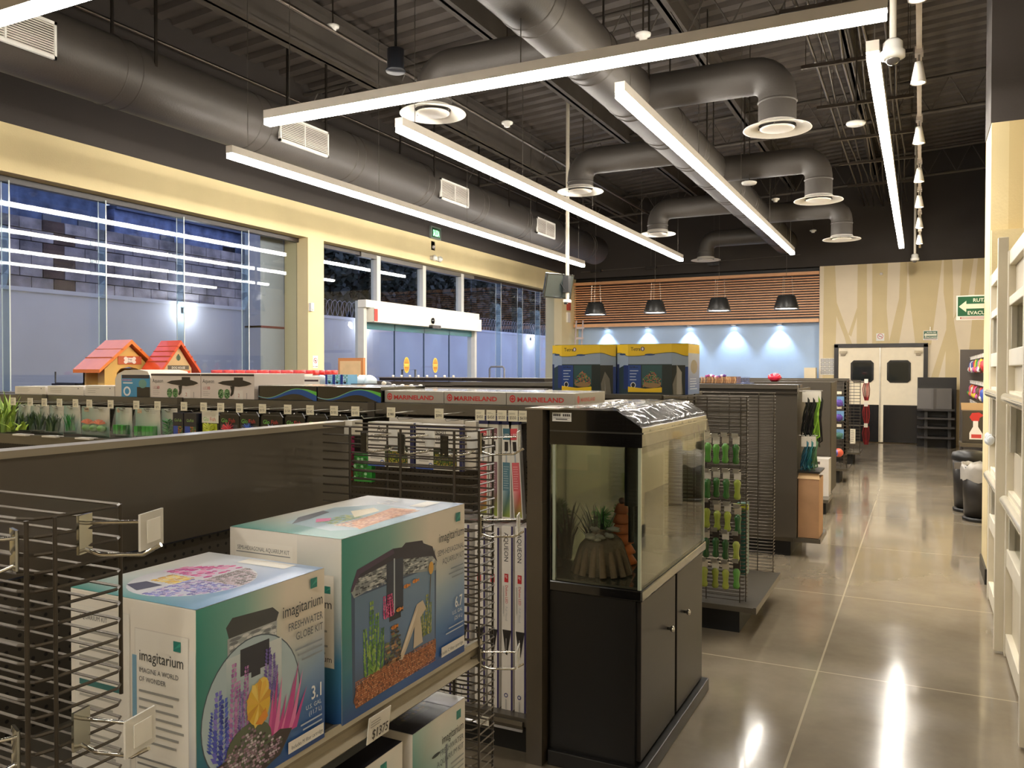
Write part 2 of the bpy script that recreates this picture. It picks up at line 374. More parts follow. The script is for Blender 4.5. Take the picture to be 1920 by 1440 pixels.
for y in (12.05,13.0):
    m=MB(); A=Art(m,(-8.07,y-.09,1.5),(0,.18,0),(0,0,.28)); A.ell(.5,.5,.5,.5,(236,196,60)); A.ell(.5,.5,.42,.42,(226,150,40)); A.rect(.12,.42,.88,.58,(236,210,90)); A.text('PUERTA',.5,.6,.13,(90,60,20),'c'); A.text('AUTOMATICA',.5,.45,.1,(90,60,20),'c'); A.text('EMPUJE',.5,.28,.13,(90,60,20),'c')
    m.build('oval_sticker','print',d)
m=MB(); m.lathe([(0,-.03),(.05,-.03),(.055,0),(0,.02)],(-7.86,12.6,2.44),BLK,16,axis='x'); m.box((-7.88,12.48,2.30),(-7.80,12.76,2.36),BLK); m.build('motion_sensor','plastic',d)
# double swing doors at the back
d=thing('door_2',None,None,(-.77,19.36,0),structure=True)
m=MB(); m.box((-1.70,19.30,0),(-1.62,19.42,2.12),(26,20,20)); m.box((.06,19.30,0),(.14,19.42,2.12),(26,20,20)); m.box((-1.70,19.30,2.06),(.14,19.42,2.14),(26,20,20)); m.build('door_frame','satin',d)
for k,(a,c) in enumerate(((-1.61,-.785),(-.765,.055))):
    q=MB().box((a,19.31,.02),(c,19.36,2.05),(246,234,208)).build('door_leaf','satin',d)
    MB().box((a+.06,19.300,.02),(c-.01 if k==0 else c-.06,19.312,.82),(16,16,20)).build('kick_plate','plastic',q)
    x=-1.36 if k==0 else -.64
    m=MB(); m.prism([(.06,0),(.40,0),(.46,.06),(.46,.42),(.40,.48),(.06,.48),(0,.42),(0,.06)],(x,19.312,1.30),(1,0,0),(0,0,1),.02,(20,18,18)); m.build('window_gasket','plastic',q)
    MB().box((x+.04,19.285,1.34),(x+.42,19.290,1.74),(30,36,36)).build('leaf_window','gloss',q)
    xx=a+.02 if k==0 else c-.17
    MB().box((xx,19.27,1.93),(xx+.15,19.31,1.98),(150,140,120)).box((xx+.03,19.27,1.88),(xx+.12,19.31,1.93),(120,110,95)).build('top_hinge','metal',q)
MB().box((-.785,19.29,.02),(-.765,19.36,2.05),(210,205,195)).build('astragal','metal',d)
# ================================================================= OUTSIDE
MB().box((-60,-20,-.1),(-8.36,60,-.02),(95,92,96)).build('pavement','matte',structure=True)
ow=MB(); ow.box((-13.8,-10,-.02),(-13.4,45,2.86),(186,184,188)); ow.box((-13.8,-10,2.86),(-13.38,45,2.93),(200,198,202)); ow.build('boundary_wall','wall',label='smooth rendered boundary wall outside, topped with bare concrete block',cat='wall')
blk=MB(); cb=[(158,150,152),(146,140,144),(168,160,160),(136,130,134)]
zz=2.93; r=0
while zz<4.12:
    y=0-(.2 if r%2 else 0)
    while y<15.4:
        top=zz+.185 if zz<3.95 else zz+.185*random.uniform(.2,1)
        blk.box((-13.74,y+.008,zz),(-13.46+random.uniform(-.01,.01),y+.392,top),random.choice(cb) if not (8.9<y<9.25) else (88,70,64)); y+=.4
    zz+=.2; r+=1
blk.box((-13.72,0,2.93),(-13.5,15.4,4.0),(70,66,70))
blk.build('block_wall','block',label='course work of bare grey concrete blocks on top of the boundary wall',cat='wall')
for nm,x0,x1,y0,y1,z1,c,lb in [('apartment_block',-26,-20,12.75,15.2,9.5,(72,84,106),'dark blue grey building behind the block wall, leftmost'),('apartment_block',-26,-20,15.45,21.5,6.0,(104,116,146),'low pale grey building with a flat roof behind the block wall'),('apartment_block',-27,-21,21.6,25.5,9,(70,80,104),'tall dusky building seen in the window corner'),('apartment_block',-30,-24,36,60,9,(96,94,110),'grey building with red edge seen over the entrance')]:
    t=thing(nm,lb,'building',((x0+x1)/2,(y0+y1)/2,0)); MB().box((x0,y0,-.1),(x1,y1,z1),c).build('walls','block',t)
    for k in range(2):
        yy=y0+(y1-y0)*(.25+.4*k); MB().box((x1,yy,4.7),(x1+.03,yy+.5,5.5),(28,32,40)).build('window_pane','gloss',t)
    MB().box((x0,y0,z1),(x1+.1,y1,z1+.12),mix(c,(20,20,20),.3)).build('roof_edge','matte',t)
ob=MB().box((-8.65,8.8,-.1),(-8.36,9.28,6),(158,158,162)); ob.box((-8.66,8.8,2.15),(-8.35,9.3,2.18),(110,50,50)); ob.build('facade_pillar','satin',label='dark grey clad pillar outside at the right edge of the big window',cat='pillar')
MB().box((-12.5,13,-.05),(-12,13.4,4.5),(70,72,84)).build('concrete_post','block',label='slim concrete post outside between wall and entrance',cat='post')
def foliage(n,c,r,col):
    m=MB()
    for _ in range(n):
        a=random.uniform(0,6.28); ph=math.asin(random.uniform(-1,1)); q=random.uniform(.55,1)
        p=Vector((c[0]+r[0]*q*math.cos(ph)*math.cos(a),c[1]+r[1]*q*math.cos(ph)*math.sin(a),c[2]+r[2]*q*math.sin(ph)))
        d1=Vector((random.uniform(-1,1),random.uniform(-1,1),random.uniform(-1,1))).normalized()*random.uniform(.1,.2); d2=d1.orthogonal().normalized()*random.uniform(.06,.12)
        m.add([p-d1,p+d2,p+d1,p-d2],[(0,1,2,3)],mix(col,(20,30,20),random.uniform(0,.6)))
    return m
for k,(cx,cy,cz,rr,lb) in enumerate([(-17,22.5,5.2,(1.6,2.6,2.4),'dark leafy tree over the wall left of the entrance'),(-17,28.5,5.0,(1.6,3,2.2),'dark leafy tree over the wall above the sliding doors'),(-17.5,36,5.4,(1.5,4,2.4),'dark leafy tree over the wall right of the entrance')]):
    t=thing('tree',lb,'tree',(cx,cy,0)); MB().tube([(cx,cy,-.1),(cx+.1,cy+.1,2),(cx,cy,cz)],[.2,.15,.06],(60,50,40),8).build('trunk','block',t); foliage(5200,(cx,cy,cz),rr,(42,50,38)).build('foliage','foliage',t,stuff=True)
MB().box((-19.8,20,-.1),(-19.2,48,5.9),(38,36,40)).build('warehouse','block',label='long dark building behind the trees outside',cat='building')
rz=MB()
for k in range(130):
    y=15.2+k*.2; rz.tube([(-13.6,y+.28*math.sin(t)*.6,3.15+.22*math.cos(t)) for t in [j*.785 for j in range(9)]],.006,(150,150,160),3,False)
rz.build('razor_wire','wire',label='coil of razor wire along the boundary wall outside',cat='wire')
for k,(y,z) in enumerate([(11.95,2.75),(17.9,2.72),(28.5,2.75)]):
    t=thing('flood_lamp',['white outdoor lamp on the wall behind the second glass fin','white outdoor lamp on the wall left of the sliding doors','white outdoor lamp on the wall right of the sliding doors'][k],'lamp',(-13.36,y,z-.05))
    MB().box((-13.4,y-.07,z-.05),(-13.34,y+.07,z+.06),(60,60,60)).build('lamp_housing','satin',t)
    MB().ball((-13.3,y,z),.06,(255,255,255)).build('lamp_globe',emat('flood_emission',(.9,.95,1),40),t)
    lamp('POINT',(-13.15,y,z),22,(.85,.9,1),t,.08)
# ================================================================= CEILING SERVICES
def strip(x0,y0,x1,y1,label,z=3.6):
    t=thing('linear_pendant_light',label,'ceiling light',((x0+x1)/2,(y0+y1)/2,z),'linear pendant lights'); w=.04  # also names the added unseen strips behind the camera
    ax=abs(x1-x0)>abs(y1-y0)
    a,c=((x0,y0-w),(x1,y1+w)) if ax else ((x0-w,y0),(x1+w,y1))
    MB().box((a[0],a[1],z+.048),(c[0],c[1],z+.12),(198,190,178)).build('light_housing','satin',t)
    MB().box((a[0]+.004,a[1]+.004,z),(c[0]-.004,c[1]-.004,z+.05),(255,255,255)).build('light_diffuser',emat('strip_emission',(1,.935,.84),STRIP),t)
    L_=math.hypot(x1-x0,y1-y0); n=max(2,round(L_/2.4)+1)
    for k in range(n):
        f=(.25+(L_-.5)*k/(n-1))/L_; x=x0+(x1-x0)*f; y=y0+(y1-y0)*f
        MB().tube([(x,y,z+.12),(x,y,zdeck(x)+.02)],.004,(120,115,108),4).build('suspension_cable','metal',t)
for x,n in ((-6.0,'nearest the windows, running away'),(-4.03,'second from the windows, running away'),(-2.04,'under the big round duct, running away'),(-.30,'along the open aisle, beside the spot track')):
    strip(x,5.9,x,15.2,f'long white linear pendant light {n}')
strip(-4.93,5.27,-.19,5.27,'long white linear pendant light crossing the whole view, nearest complete one')
strip(-8.0+.6,3.02,-2.9,3.02,'white linear pendant light cut off by the top left corner')
for k,x in enumerate((-4.03,-.3)): strip(x,-4.6,x,0.4,'added unseen strip light behind the viewer')  # unseen strips added behind the camera only to light the room
# ducts
def ducting(x,r,z,y0,y1,arms,label,seams):
    t=thing('ventilation_duct',label,'duct',(x,(y0+y1)/2,z-r)); C=(66,61,56)
    m=MB(); m.lathe([(0,y0),(r,y0),(r,y1),(0,y1)],(x,0,z),C,40,axis='y')
    y=y0+.6
    while y<y1:
        for q in (0,.16): m.lathe([(r,y+q-.008),(r+.008,y+q),(r,y+q+.008)],(x,0,z),C,40,axis='y')
        y+=seams
    m.build('duct_body','duct',t)
    for sx_,ax,ay,az in arms:
        q=MB(); R_=.17; el=.22; pts=[(x,ay,z),(ax-sx_*el,ay,z)]
        for k in range(1,7): th=math.pi/2*k/6; pts.append((ax-sx_*el+sx_*el*math.sin(th),ay,z-el+el*math.cos(th)))
        pts.append((ax,ay,az+.02)); q.tube(pts,[R_]*len(pts),C,24,True)
        q.lathe([(R_,0),(R_+.01,.012),(R_,.024)],(ax,ay,z-el-.06),C,24); q.build('branch_duct','duct',t)
        ds=thing('ceiling_diffuser',diff_label[(sx_,round(ay))],'air diffuser',(ax,ay,az-.03),'round air diffusers'); Wc=(226,220,208)
        MB().lathe([(.17,.06),(.19,.03),(.30,0),(.305,-.008),(.295,-.006),(.20,.012),(.165,.03)],(ax,ay,az-.02),Wc,40).build('outer_cone','satin',ds)
        MB().lathe([(0,-.01),(.13,-.01),(.15,-.004),(.155,.004),(.0,.006)],(ax,ay,az-.02),Wc,40).build('centre_disc','satin',ds)
        MB().box((ax-.17,ay-.006,az-.018),(ax+.17,ay+.006,az-.004),(120,115,110)).box((ax-.006,ay-.17,az-.018),(ax+.006,ay+.17,az-.004),(120,115,110)).build('cross_bracket','metal',ds)
    for k in range(int((y1-y0)/2.4)):
        yy=y0+1.2+k*2.4; q=MB()
        for s_ in (-1,1): q.box((x+s_*r*.95-.006,yy-.015,z),(x+s_*r*.95+.006,yy+.015,zdeck(x)),(80,74,68))
        q.build('hanger_strap','metal',t)
    return t
diff_label={(-1,6):'big round white air diffuser just behind the crossing light',(-1,10):'round white air diffuser, second in the left row',(-1,14):'round white air diffuser, third in the left row',(-1,17):'small far round air diffuser, last in the left row',
 (1,8):'round white air diffuser, nearest in the right row',(1,11):'round white air diffuser, second in the right row',(1,15):'small far round air diffuser, last in the right row'}
ducting(-2.6,.245,4.29,-5.5,18.2,[(-1,-4.03,6.45,3.93),(-1,-4.03,10.1,3.93),(-1,-4.03,13.65,3.9),(-1,-4.03,17.15,3.88),(1,-1.2,7.88,3.8),(1,-1.2,11.3,3.78),(1,-1.2,14.8,3.78)],'large brown round duct running down the middle of the ceiling',1.15)
ducting(-6.58,.31,4.25,-5.5,17.4,[],'brown round duct running above the window wall',1.65)
for k,y in enumerate((3.5,6.9,10.25,13.6)):
    t=thing('vent_grille',['white louvred grille on the left duct, nearest, at the picture edge','white louvred grille on the left duct, second one','white louvred grille on the left duct, third one','white louvred grille on the left duct, farthest'][k],'vent',(-6.27,y+.41,4.05),'louvred grilles on the left duct')
    MB().box((-6.5,y+.02,4.07),(-6.29,y+.80,4.33),(70,64,58)).build('collar','duct',t)
    m=MB(); m.box((-6.29,y,4.05),(-6.26,y+.82,4.075),WHITE); m.box((-6.29,y,4.325),(-6.26,y+.82,4.35),WHITE); m.box((-6.29,y,4.05),(-6.26,y+.02,4.35),WHITE); m.box((-6.29,y+.8,4.05),(-6.26,y+.82,4.35),WHITE); m.box((-6.285,y+.40,4.06),(-6.262,y+.415,4.34),WHITE); m.build('grille_frame','satin',t)
    m=MB(); m.box((-6.289,y+.01,4.07),(-6.287,y+.81,4.34),(40,36,34))
    for i in range(13): m.box((-6.286,y+.02,4.078+i*.0195),(-6.268,y+.8,4.087+i*.0195),(226,220,208))
    m.build('louvres','satin',t)
# roof steel
BM=(84,78,72)
for k,(x,h,w) in enumerate(((-6.25,.55,.22),(-4.6,.32,.16),(-2.62,.32,.16),(-.9,.3,.14))):
    z1=zdeck(x)-.02; m=MB(); m.box((x-w/2,-6,z1-h),(x+w/2,19.4,z1-h+.03),BM); m.box((x-.02,-6,z1-h),(x+.02,19.4,z1),BM); m.box((x-w/2,-6,z1-.03),(x+w/2,19.4,z1),BM)
    m.build('roof_beam','deck',label=f'brown steel roof beam {["above the left duct, the deepest","left of the main duct","directly above the main duct","above the conduit run"][k]}',cat='beam',structure=False)
for k,y in enumerate((4.6,9.2,13.8,18.2)):
    m=MB(); z0=5.12; m.tube([(-7.9,y,z0-.05),(1.2,y,z0+.35)],.03,BM,6); m.tube([(-7.9,y,z0+.35),(1.2,y,z0+.85)],.03,BM,6)
    for i in range(18):
        a=-7.9+i*.5; m.tube([(a,y,z0-.05+.044*(i*.5)),(a+.25,y,z0+.36+.055*(i*.5)),(a+.5,y,z0-.05+.044*(i*.5+.5))],.012,BM,5)
    m.build('roof_joist','deck',label=f'open web roof joist crossing the room, {["nearest","second","third","farthest"][k]}',cat='beam')
# conduits over the aisle
for k,(x,dx) in enumerate(((-1.10,0),(-1.0,.02),(-.9,-.02),(-.78,.03),(-.72,0),(-.62,-.03),(-.55,.02),(-.35,0),(-.28,.02))):
    pts=[(x+dx*math.sin(j*1.7+k)*1.3,-2+j*1.5,5.05+.02*math.sin(j+k)) for j in range(15)]
    MB().tube(pts,.013 if k%3 else .02,(104,96,88),6).build('conduit','metal',label='grey electrical conduit running down the ceiling above the aisle',cat='conduit',group='conduits above the aisle')
for k,y in enumerate((4.4,6.6,8.3,9.9,11.5,13.2,14.8,16.6)):
    m=MB(); m.box((-1.25,y-.02,4.99),(-.1,y+.02,5.03),(100,92,84))
    for x in (-1.2,-.15): m.tube([(x,y,5.0),(x,y,zdeck(x))],.004,(100,92,84),4)
    m.build('conduit_trapeze','metal',label='steel trapeze bar carrying the conduits across the aisle',cat='bracket',group='conduit trapezes')
m=MB(); m.tube([(-7.3,-3,5.05),(-7.3,8.4,5.05),(-7.0,9.0,4.98),(-7.0,18,4.98)],.02,(98,90,84),6); m.build('sprinkler_pipe','metal',label='thin brown pipe under the deck near the window wall',cat='pipe')
m=MB(); m.tube([(-5.3,-3,4.95),(-5.3,18,4.95)],.024,(104,96,88),6); m.build('sprinkler_pipe','metal',label='brown sprinkler pipe running between the two round ducts',cat='pipe')
m=MB(); m.tube([(-7.6,19.1,4.0),(-2.4,19.1,4.12)],.006,(90,84,78),4)
for x in (-7.2,-5.8,-4.3): m.box((x-.13,19.05,3.98),(x+.13,19.15,4.05),(40,36,34))
[m.tube([(x,19.1,4.03),(x,19.1,zdeck(x)+.03)],.003,(90,84,78),4) for x in (-7.2,-5.8,-4.3)]
m.build('pendant_feed_cable','satin',label='thin cable with small black boxes above the slatted bulkhead',cat='cable')
# detectors
DT=[(-2.03,6.44,4.22,'disc','white smoke detector on a rod above the crossing light'),(-4.05,8.0,4.2,'disc','small white detector beside the second pendant light'),(-5.3,6.6,4.95,'disc','small brown detector under the pipe near the left duct'),(-2.06,11.2,4.03,'box','flat white wireless box under the main duct'),(-2.06,13.4,4.2,'disc','small white detector beside the main duct'),(-.645,9.6,4.2,'box','flat white wireless box above the aisle'),(-5.1,12.9,4.15,'disc','small white detector left of the second pendant light'),(-1.9,17.0,4.25,'disc','small far white detector near the back')]
for x,y,z,k,lb in DT:
    t=thing('smoke_detector' if k=='disc' else 'wireless_box',lb,'detector',(x,y,z))
    MB().tube([(x,y,z+.05),(x,y,zdeck(x))],.008,(95,88,80),5).build('drop_rod','metal',t)
    if k=='disc': MB().lathe([(0,0),(.03,0),(.035,.02),(.06,.03),(.065,.05),(.03,.065),(0,.065)],(x,y,z),WHITE,20).build('detector_head','plastic',t)
    else: MB().lathe([(0,0),(.09,0),(.1,.015),(.1,.03),(0,.035)],(x,y,z),WHITE,4 if 0 else 20).build('access_point','plastic',t)
t=thing('paging_speaker','dark cylindrical speaker hanging above the crossing light','speaker',(-4.2,6.1,4.2)); MB().lathe([(0,0),(.085,0),(.09,.02),(.075,.03),(.075,.2),(0,.2)],(-4.2,6.1,4.2),(38,40,46),20).build('speaker_can','satin',t); MB().tube([(-4.2,6.1,4.38),(-4.2,6.1,5.9)],.012,(60,58,58),6).build('drop_rod','metal',t)
# spot track
t=thing('lighting_track','slim silver lighting track hanging over the aisle at the right','light track',(-.03,10,3.75)); MB().box((-.045,1,3.83),(-.01,17,3.87),(190,178,160)).build('track_rail','metal',t)
for y in (3,6,9,12,15): MB().tube([(-.03,y,3.87),(-.03,y,6.1)],.004,(110,104,98),4).build('suspension_cable','metal',t)
for k,y in enumerate((3.2,5.08,6.55,8.28,9.96,11.5,13.15,14.8)):
    t=thing('track_spotlight',f'small white track spotlight over the aisle, {["behind the viewer","at the very top edge, nearest","second nearest","third nearest","fourth","fifth","second farthest","farthest"][k]}','spotlight',(-.03,y,3.6),'track spotlights'); 
    MB().box((-.055,y-.05,3.80),(0,y+.05,3.85),(170,160,148)).box((-.035,y-.01,3.73),(-.02,y+.01,3.81),(120,115,108)).build('track_adapter','metal',t)
    MB().lathe([(0,.15),(.025,.15),(.03,.12),(.05,.01),(.052,0),(.044,.0),(.04,.03)],(-.03,y,3.6),(206,200,190),20).build('spot_head','satin',t)
    MB().lathe([(0,.012),(.043,.012)],(-.03,y,3.595),(255,255,255),20).build('spot_lens',emat('spot_emission',(1,.9,.75),30),t)
    lamp('SPOT',(-.03,y,3.585),26 if k<6 else 150,(1,.9,.75),t,.04,(.75,y+.1,0) if k<6 else (-.5,19.4,2.0),75,.8)
def domecam(x,y,z,top,lb):
    t=thing('dome_camera',lb,'security camera',(x,y,z)); MB().tube([(x,y,z+.13),(x,y,top)],.022,(226,220,208),10).build('drop_pole','satin',t)
    MB().lathe([(0,.16),(.04,.16),(.06,.14),(.062,.09),(.075,.08),(.075,.04),(.05,.03),(0,.03)],(x,y,z),(240,238,232),24).build('camera_body','plastic',t)
    MB().ball((x,y,z+.035),(.045,.045,.042),(70,66,64),14,8).build('camera_dome','gloss',t)
domecam(-.18,5.95,3.56,6.1,'white dome camera on a drop pole beside the aisle light')
domecam(-.11,17.1,3.58,6.1,'white dome camera on a pole in front of the mural wall')
# pendants by the blue wall
for k,x in enumerate((-6.23,-4.92,-3.61,-2.32)):
    y=16.5; z=2.74; t=thing('dome_pendant_lamp',f'black bell shaped pendant lamp, {["leftmost","second from left","third from left","rightmost"][k]} of the four before the slats','pendant lamp',(x,y,z),'black pendant lamps')
    MB().lathe([(0,.255),(.15,.255),(.165,.24),(.23,.03),(.232,0),(.222,.0),(.155,.225),(0,.235)],(x,y,z),(34,33,32),36).build('lamp_shade','satin',t)
    MB().lathe([(0,.012),(.215,.012)],(x,y,z),(255,255,255),36).build('lamp_diffuser',emat('pend_emission',(1,.86,.74),7),t)
    lamp('POINT',(x,y,z-.05),30,(1,.88,.76),t,.12)
    for a in (0,2.09,4.19): MB().tube([(x+.12*math.cos(a),y+.12*math.sin(a),z+.25),(x+.1*math.cos(a),y+.1*math.sin(a),z+.62)],.0035,(200,190,180),4).build('suspension_cable','metal',t)
    MB().tube([(x,y,z+.62),(x,y,zdeck(x)+.03)],.003,(90,84,78),4).build('power_cord','satin',t)
for k,x in enumerate((-7.11,-6.05,-5.0,-3.95,-2.91)):
    t=thing('wall_washer',f'small round downlight washing the blue wall, {["leftmost","second from left","middle","fourth from left","rightmost"][k]}','downlight',(x,19.62,2.61),'downlights over the blue wall')
    MB().lathe([(0,.03),(.06,.03),(.065,0),(.05,0),(.045,.015)],(x,19.62,2.61),(230,230,230),20).build('trim_ring','satin',t)
    MB().lathe([(0,.01),(.045,.01)],(x,19.62,2.608),(255,255,255),20).build('lens',emat('wash_emission',(.75,.88,1),25),t)
    lamp('SPOT',(x,19.57,2.60),60,(.62,.8,1),t,.03,(x,19.76,1.3),85,.7)
# ================================================================= WALL FITTINGS
m=MB(); m.box((-7.91,12.52,3.92),(-7.86,12.86,4.14),(120,130,124)); t=m.build('exit_sign','plastic',label='green lit SALIDA exit sign high on the window wall',cat='sign')
q=MB().box((-7.86,12.55,3.945),(-7.857,12.83,4.115),(16,60,34)).build('sign_face','print',t)
m=MB(); A=Art(m,(-7.856,12.55,3.945),(0,.28,0),(0,0,.17)); A.text('SALIDA',.5,.16,.9,(120,255,150),'c',.03,.43); m.build('lit_letters',emat('exit_emission',(.12,.85,.28),2.2),q)
def strobe(n,O,U,lb):
    O=Vector(O); U=Vector(U); nn=U.cross(Vector((0,0,1)))
    m=MB(); m.prism([(0,0),(1,0),(1,.16/U.length),(0,.16/U.length)],O,U,(0,0,U.length),-.05,(96,44,38)) ; t=m.build('fire_strobe','plastic',label=lb,cat='alarm')
    c=O+U*.5+Vector((0,0,.06))+nn*.05; MB().ball(c,(.035,.035,.03),(240,235,235),12,8).build('strobe_lens','gloss',t)
strobe(0,(-7.91,12.60,3.72),(0,.13,0),'dark red fire strobe below the exit sign')
strobe(0,(-.84,19.38,3.58),(.14,0,0),'dark red fire strobe high on the mural wall')
t=thing('emergency_light','white twin head emergency light above the entrance','lamp',(-7.88,12.66,3.5)); MB().box((-7.91,12.56,3.54),(-7.85,12.82,3.60),WHITE).build('lamp_body','plastic',t)
for y in (12.6,12.78): MB().lathe([(0,0),(.05,0),(.055,.03),(.03,.07),(0,.07)],(-7.86,y,3.57),(240,238,230),16,axis='x').build('lamp_head','plastic',t)
t=thing('motion_detector','small white motion detector at the edge of the window pillar','sensor',(-7.9,9.3,2.4)); MB().box((-7.91,9.29,2.4),(-7.86,9.35,2.52),WHITE).build('sensor_body','plastic',t); MB().ball((-7.86,9.32,2.43),.02,(230,230,230)).build('sensor_lens','gloss',t)
def nosmoke(O,U,V,lb,txt):
    O=Vector(O);U=Vector(U);V=Vector(V); m=MB(); m.prism([(0,0),(1,0),(1,1),(0,1)],O,U,V,.004,(238,236,232)); t=m.build('no_smoking_sign','print',label=lb,cat='sign')
    m=MB(); A=Art(m,O+U.cross(V).normalized()*.004,U,V); A.ell(.5,.6,.36,.36*U.length/V.length,(190,40,40)); A.ell(.5,.6,.29,.29*U.length/V.length,(238,236,232)); A.rect(.3,.55,.7,.62,(40,40,40)); A.poly([(.25,.75),(.3,.79),(.75,.42),(.7,.38)],(190,40,40)); A.text(txt,.5,.08,.12,(40,40,40),'c',.01)
    m.build('sign_print','print',t)
nosmoke((-7.909,9.375,1.58),(0,.11,0),(0,0,.18),'small white no smoking notice on the cream window pillar','NO FUMAR')
nosmoke((-.86,19.378,2.2),(.16,0,0),(0,0,.16),'small white no smoking notice above the double doors','')
# evacuation signs
def evac(x0,x1,y,z0,z1,lb,rot=False):
    t=thing('evacuation_sign',lb,'sign',((x0+x1)/2,y,z0)); m=MB(); m.box((x0,y,z0),(x1,y+.006,z1),(240,240,236)); m.build('sign_board','print',t)
    m=MB(); A=Art(m,(x0,y,z0),(x1-x0,0,0),(0,0,z1-z0)); h=1
    A.rect(.03,.16,.97,.95,(28,92,62)); A.poly([(.05,.55),(.2,.78),(.2,.65),(.93,.65),(.93,.46),(.2,.46),(.2,.32)],(238,236,214))
    A.text('RUTA DE',.56,.73,.2,(238,236,220),'c',.02); A.text('EVACUACION',.58,.22,.2,(238,236,220),'c',.02); A.rect(.08,.04,.92,.12,(160,50,48)); A.rect(.1,.06,.9,.1,(235,225,220))
    m.build('sign_print','print',t); return t
t=evac(.252,.60,7.43,1.955,2.15,'large green RUTA DE EVACUACION arrow sign beside the cream corner, nearest')
t=evac(.05,.32,19.365,2.20,2.40,'small green evacuation arrow sign right of the double doors')
MB().tube([(.18,19.36,2.40),(.18,19.36,2.48)],.006,(200,200,200),5).build('hook','metal',t)
t=MB().box((-2.0,19.365,1.46),(-1.69,19.378,1.83),(236,232,222)).build('wall_notice','print',label='white notice with a printed grid left of the double doors',cat='notice')
m=MB(); A=Art(m,(-2.0,19.365,1.46),(.31,0,0),(0,0,.37))
for i in range(4):
    for j_ in range(3): A.rect(.06+j_*.3,.06+i*.235,.32+j_*.3,.25+i*.235,(96,98,104)); A.rect(.085+j_*.3,.09+i*.235,.295+j_*.3,.22+i*.235,(222,220,216)); A.rect(.1+j_*.3,.14+i*.235,.28+j_*.3,.17+i*.235,(120,120,126))
m.build('notice_print','print',t)
MB().box((-2.30,19.1,0),(-2.06,19.34,1.62),(240,226,196)).build('painted_pillar','wall',label='low cream painted box pillar left of the double doors',cat='pillar')
# ceiling pole with monitor
t=thing('ceiling_monitor','black flat monitor hung on a cream ceiling pole near the entrance','monitor',(-4.92,11.8,2.6))
MB().tube([(-4.92,11.8,2.66),(-4.92,11.8,5.8)],.028,(206,198,180),12).build('drop_pole','satin',t)
m=MB(); m.X=Matrix.Translation((-5.04,11.72,2.86))@Matrix.Rotation(math.radians(62),4,'Z')@Matrix.Rotation(math.radians(14),4,'X'); m.box((-.27,-.02,-.19),(.27,.02,.19),(40,42,42)); q=m.build('screen_panel','gloss',t)
m2=MB(); m2.X=m.X; m2.box((-.25,-.026,-.17),(.25,-.021,.17),(62,70,70)); m2.build('screen_glass','gloss',q)
m=MB(); m.box((-4.97,11.74,2.76),(-4.88,11.84,3.02),(30,30,30)); m.tube([(-4.92,11.76,2.95),(-4.98,11.72,3.05),(-5.0,11.72,2.9),(-4.94,11.74,2.8)],.008,(20,20,20),6); m.build('wall_bracket','satin',t)
t=thing('bullet_camera','small white camera under the hung monitor','security camera',(-4.91,11.76,2.58)); MB().box((-4.95,11.70,2.605),(-4.87,11.84,2.65),(236,232,224)).build('camera_body','plastic',t); MB().lathe([(0,0),(.028,0),(.03,.03),(0,.03)],(-4.91,11.72,2.575),BLK,12).build('camera_lens','gloss',t)
t=thing('alarm_panel','small white and red box on the cream column by the monitor','alarm',(-7.87,19.0,2.5)); MB().box((-7.91,18.9,2.75),(-7.86,19.05,3.0),(240,236,228)).build('panel_box','plastic',t); MB().box((-7.91,18.92,3.05),(-7.85,19.06,3.25),(170,60,50)).build('alarm_beacon','plastic',t)
t=thing('leaning_rack','pale ladder-like rack leaning in the corner before the blue wall','rack',(-7.62,18.9,0)); m=MB()
for x in (-7.72,-7.54): m.tube([(x,18.7,0),(x-.04,19.2,2.8)],.02,(205,190,190),6)
m.build('side_rail','satin',t)
for k in range(10): MB().box((-7.73,18.73+k*.045,.25+k*.26),(-7.53,18.76+k*.045,.30+k*.26),(216,200,196)).build('rung','satin',t)
# ================================================================= RIGHT SIDE: glazed animal enclosures
FW=(236,228,208)
def enclosure(y0,y1,lb):
    t=thing('glazed_enclosure_front',lb,'partition',(.47,(y0+y1)/2,0)); H=2.2
    m=MB(); m.box((.42,y1-.06,0),(.50,y1,H),FW).box((.42,y0,0),(.50,y0+.05,H),FW); m.build('side_stile','satin',t,bev=.004)
    if y0<5.22: MB().box((.375,y1-.012,.01),(.425,y1+.03,2.28),FW).build('mullion_post','satin',t,bev=.003)
    for n,z0,z1 in (('top_rail',2.12,2.2),('cross_rail',1.90,1.95),('cross_rail',1.578,1.667),('cross_rail',.49,.588),('bottom_rail',0.02,.127)):
        MB().box((.425,y0+.05,z0),(.495,y1-.06,z1),FW).build(n,'satin',t,bev=.004)
    for n,z0,z1 in (('handle_rail',1.365,1.445),('handle_rail',.80,.905)):
        q=MB().box((.43,y0+.05,z0),(.495,y1-.06,z1),FW).build(n,'satin',t)
        MB().tube([(.415,y0+.07,(z0+z1)/2),(.415,y1-.08,(z0+z1)/2)],.028,(240,234,216),12).build('grip_bar','gloss',q)
    for n,z0,z1,c in (('upper_panel',1.95,2.12,(206,196,172)),('mid_panel',1.445,1.578,(214,204,182)),('mid_panel',.905,1.114,(216,206,184)),('lower_panel',.127,.49,(224,214,190))):
        MB().box((.455,y0+.05,z0),(.47,y1-.06,z1),c).build(n,'satin',t)
    for z0,z1 in ((1.667,1.90),(1.114,1.365),(.588,.80)):
        g=MB().box((.46,y0+.09,z0),(.468,y1-.1,z1),(225,225,215)).build('window_pane','clear',t)
        MB().box((.435,y0+.05,z0),(.47,y0+.09,z1),(30,26,26)).build('pane_gasket','satin',t); MB().box((.435,y1-.1,z0),(.47,y1-.06,z1),(200,194,178)).build('pane_gasket','satin',t)
    return t
enclosure(3.93,5.21,'white framed glazed enclosure front, nearest complete one at the right edge')
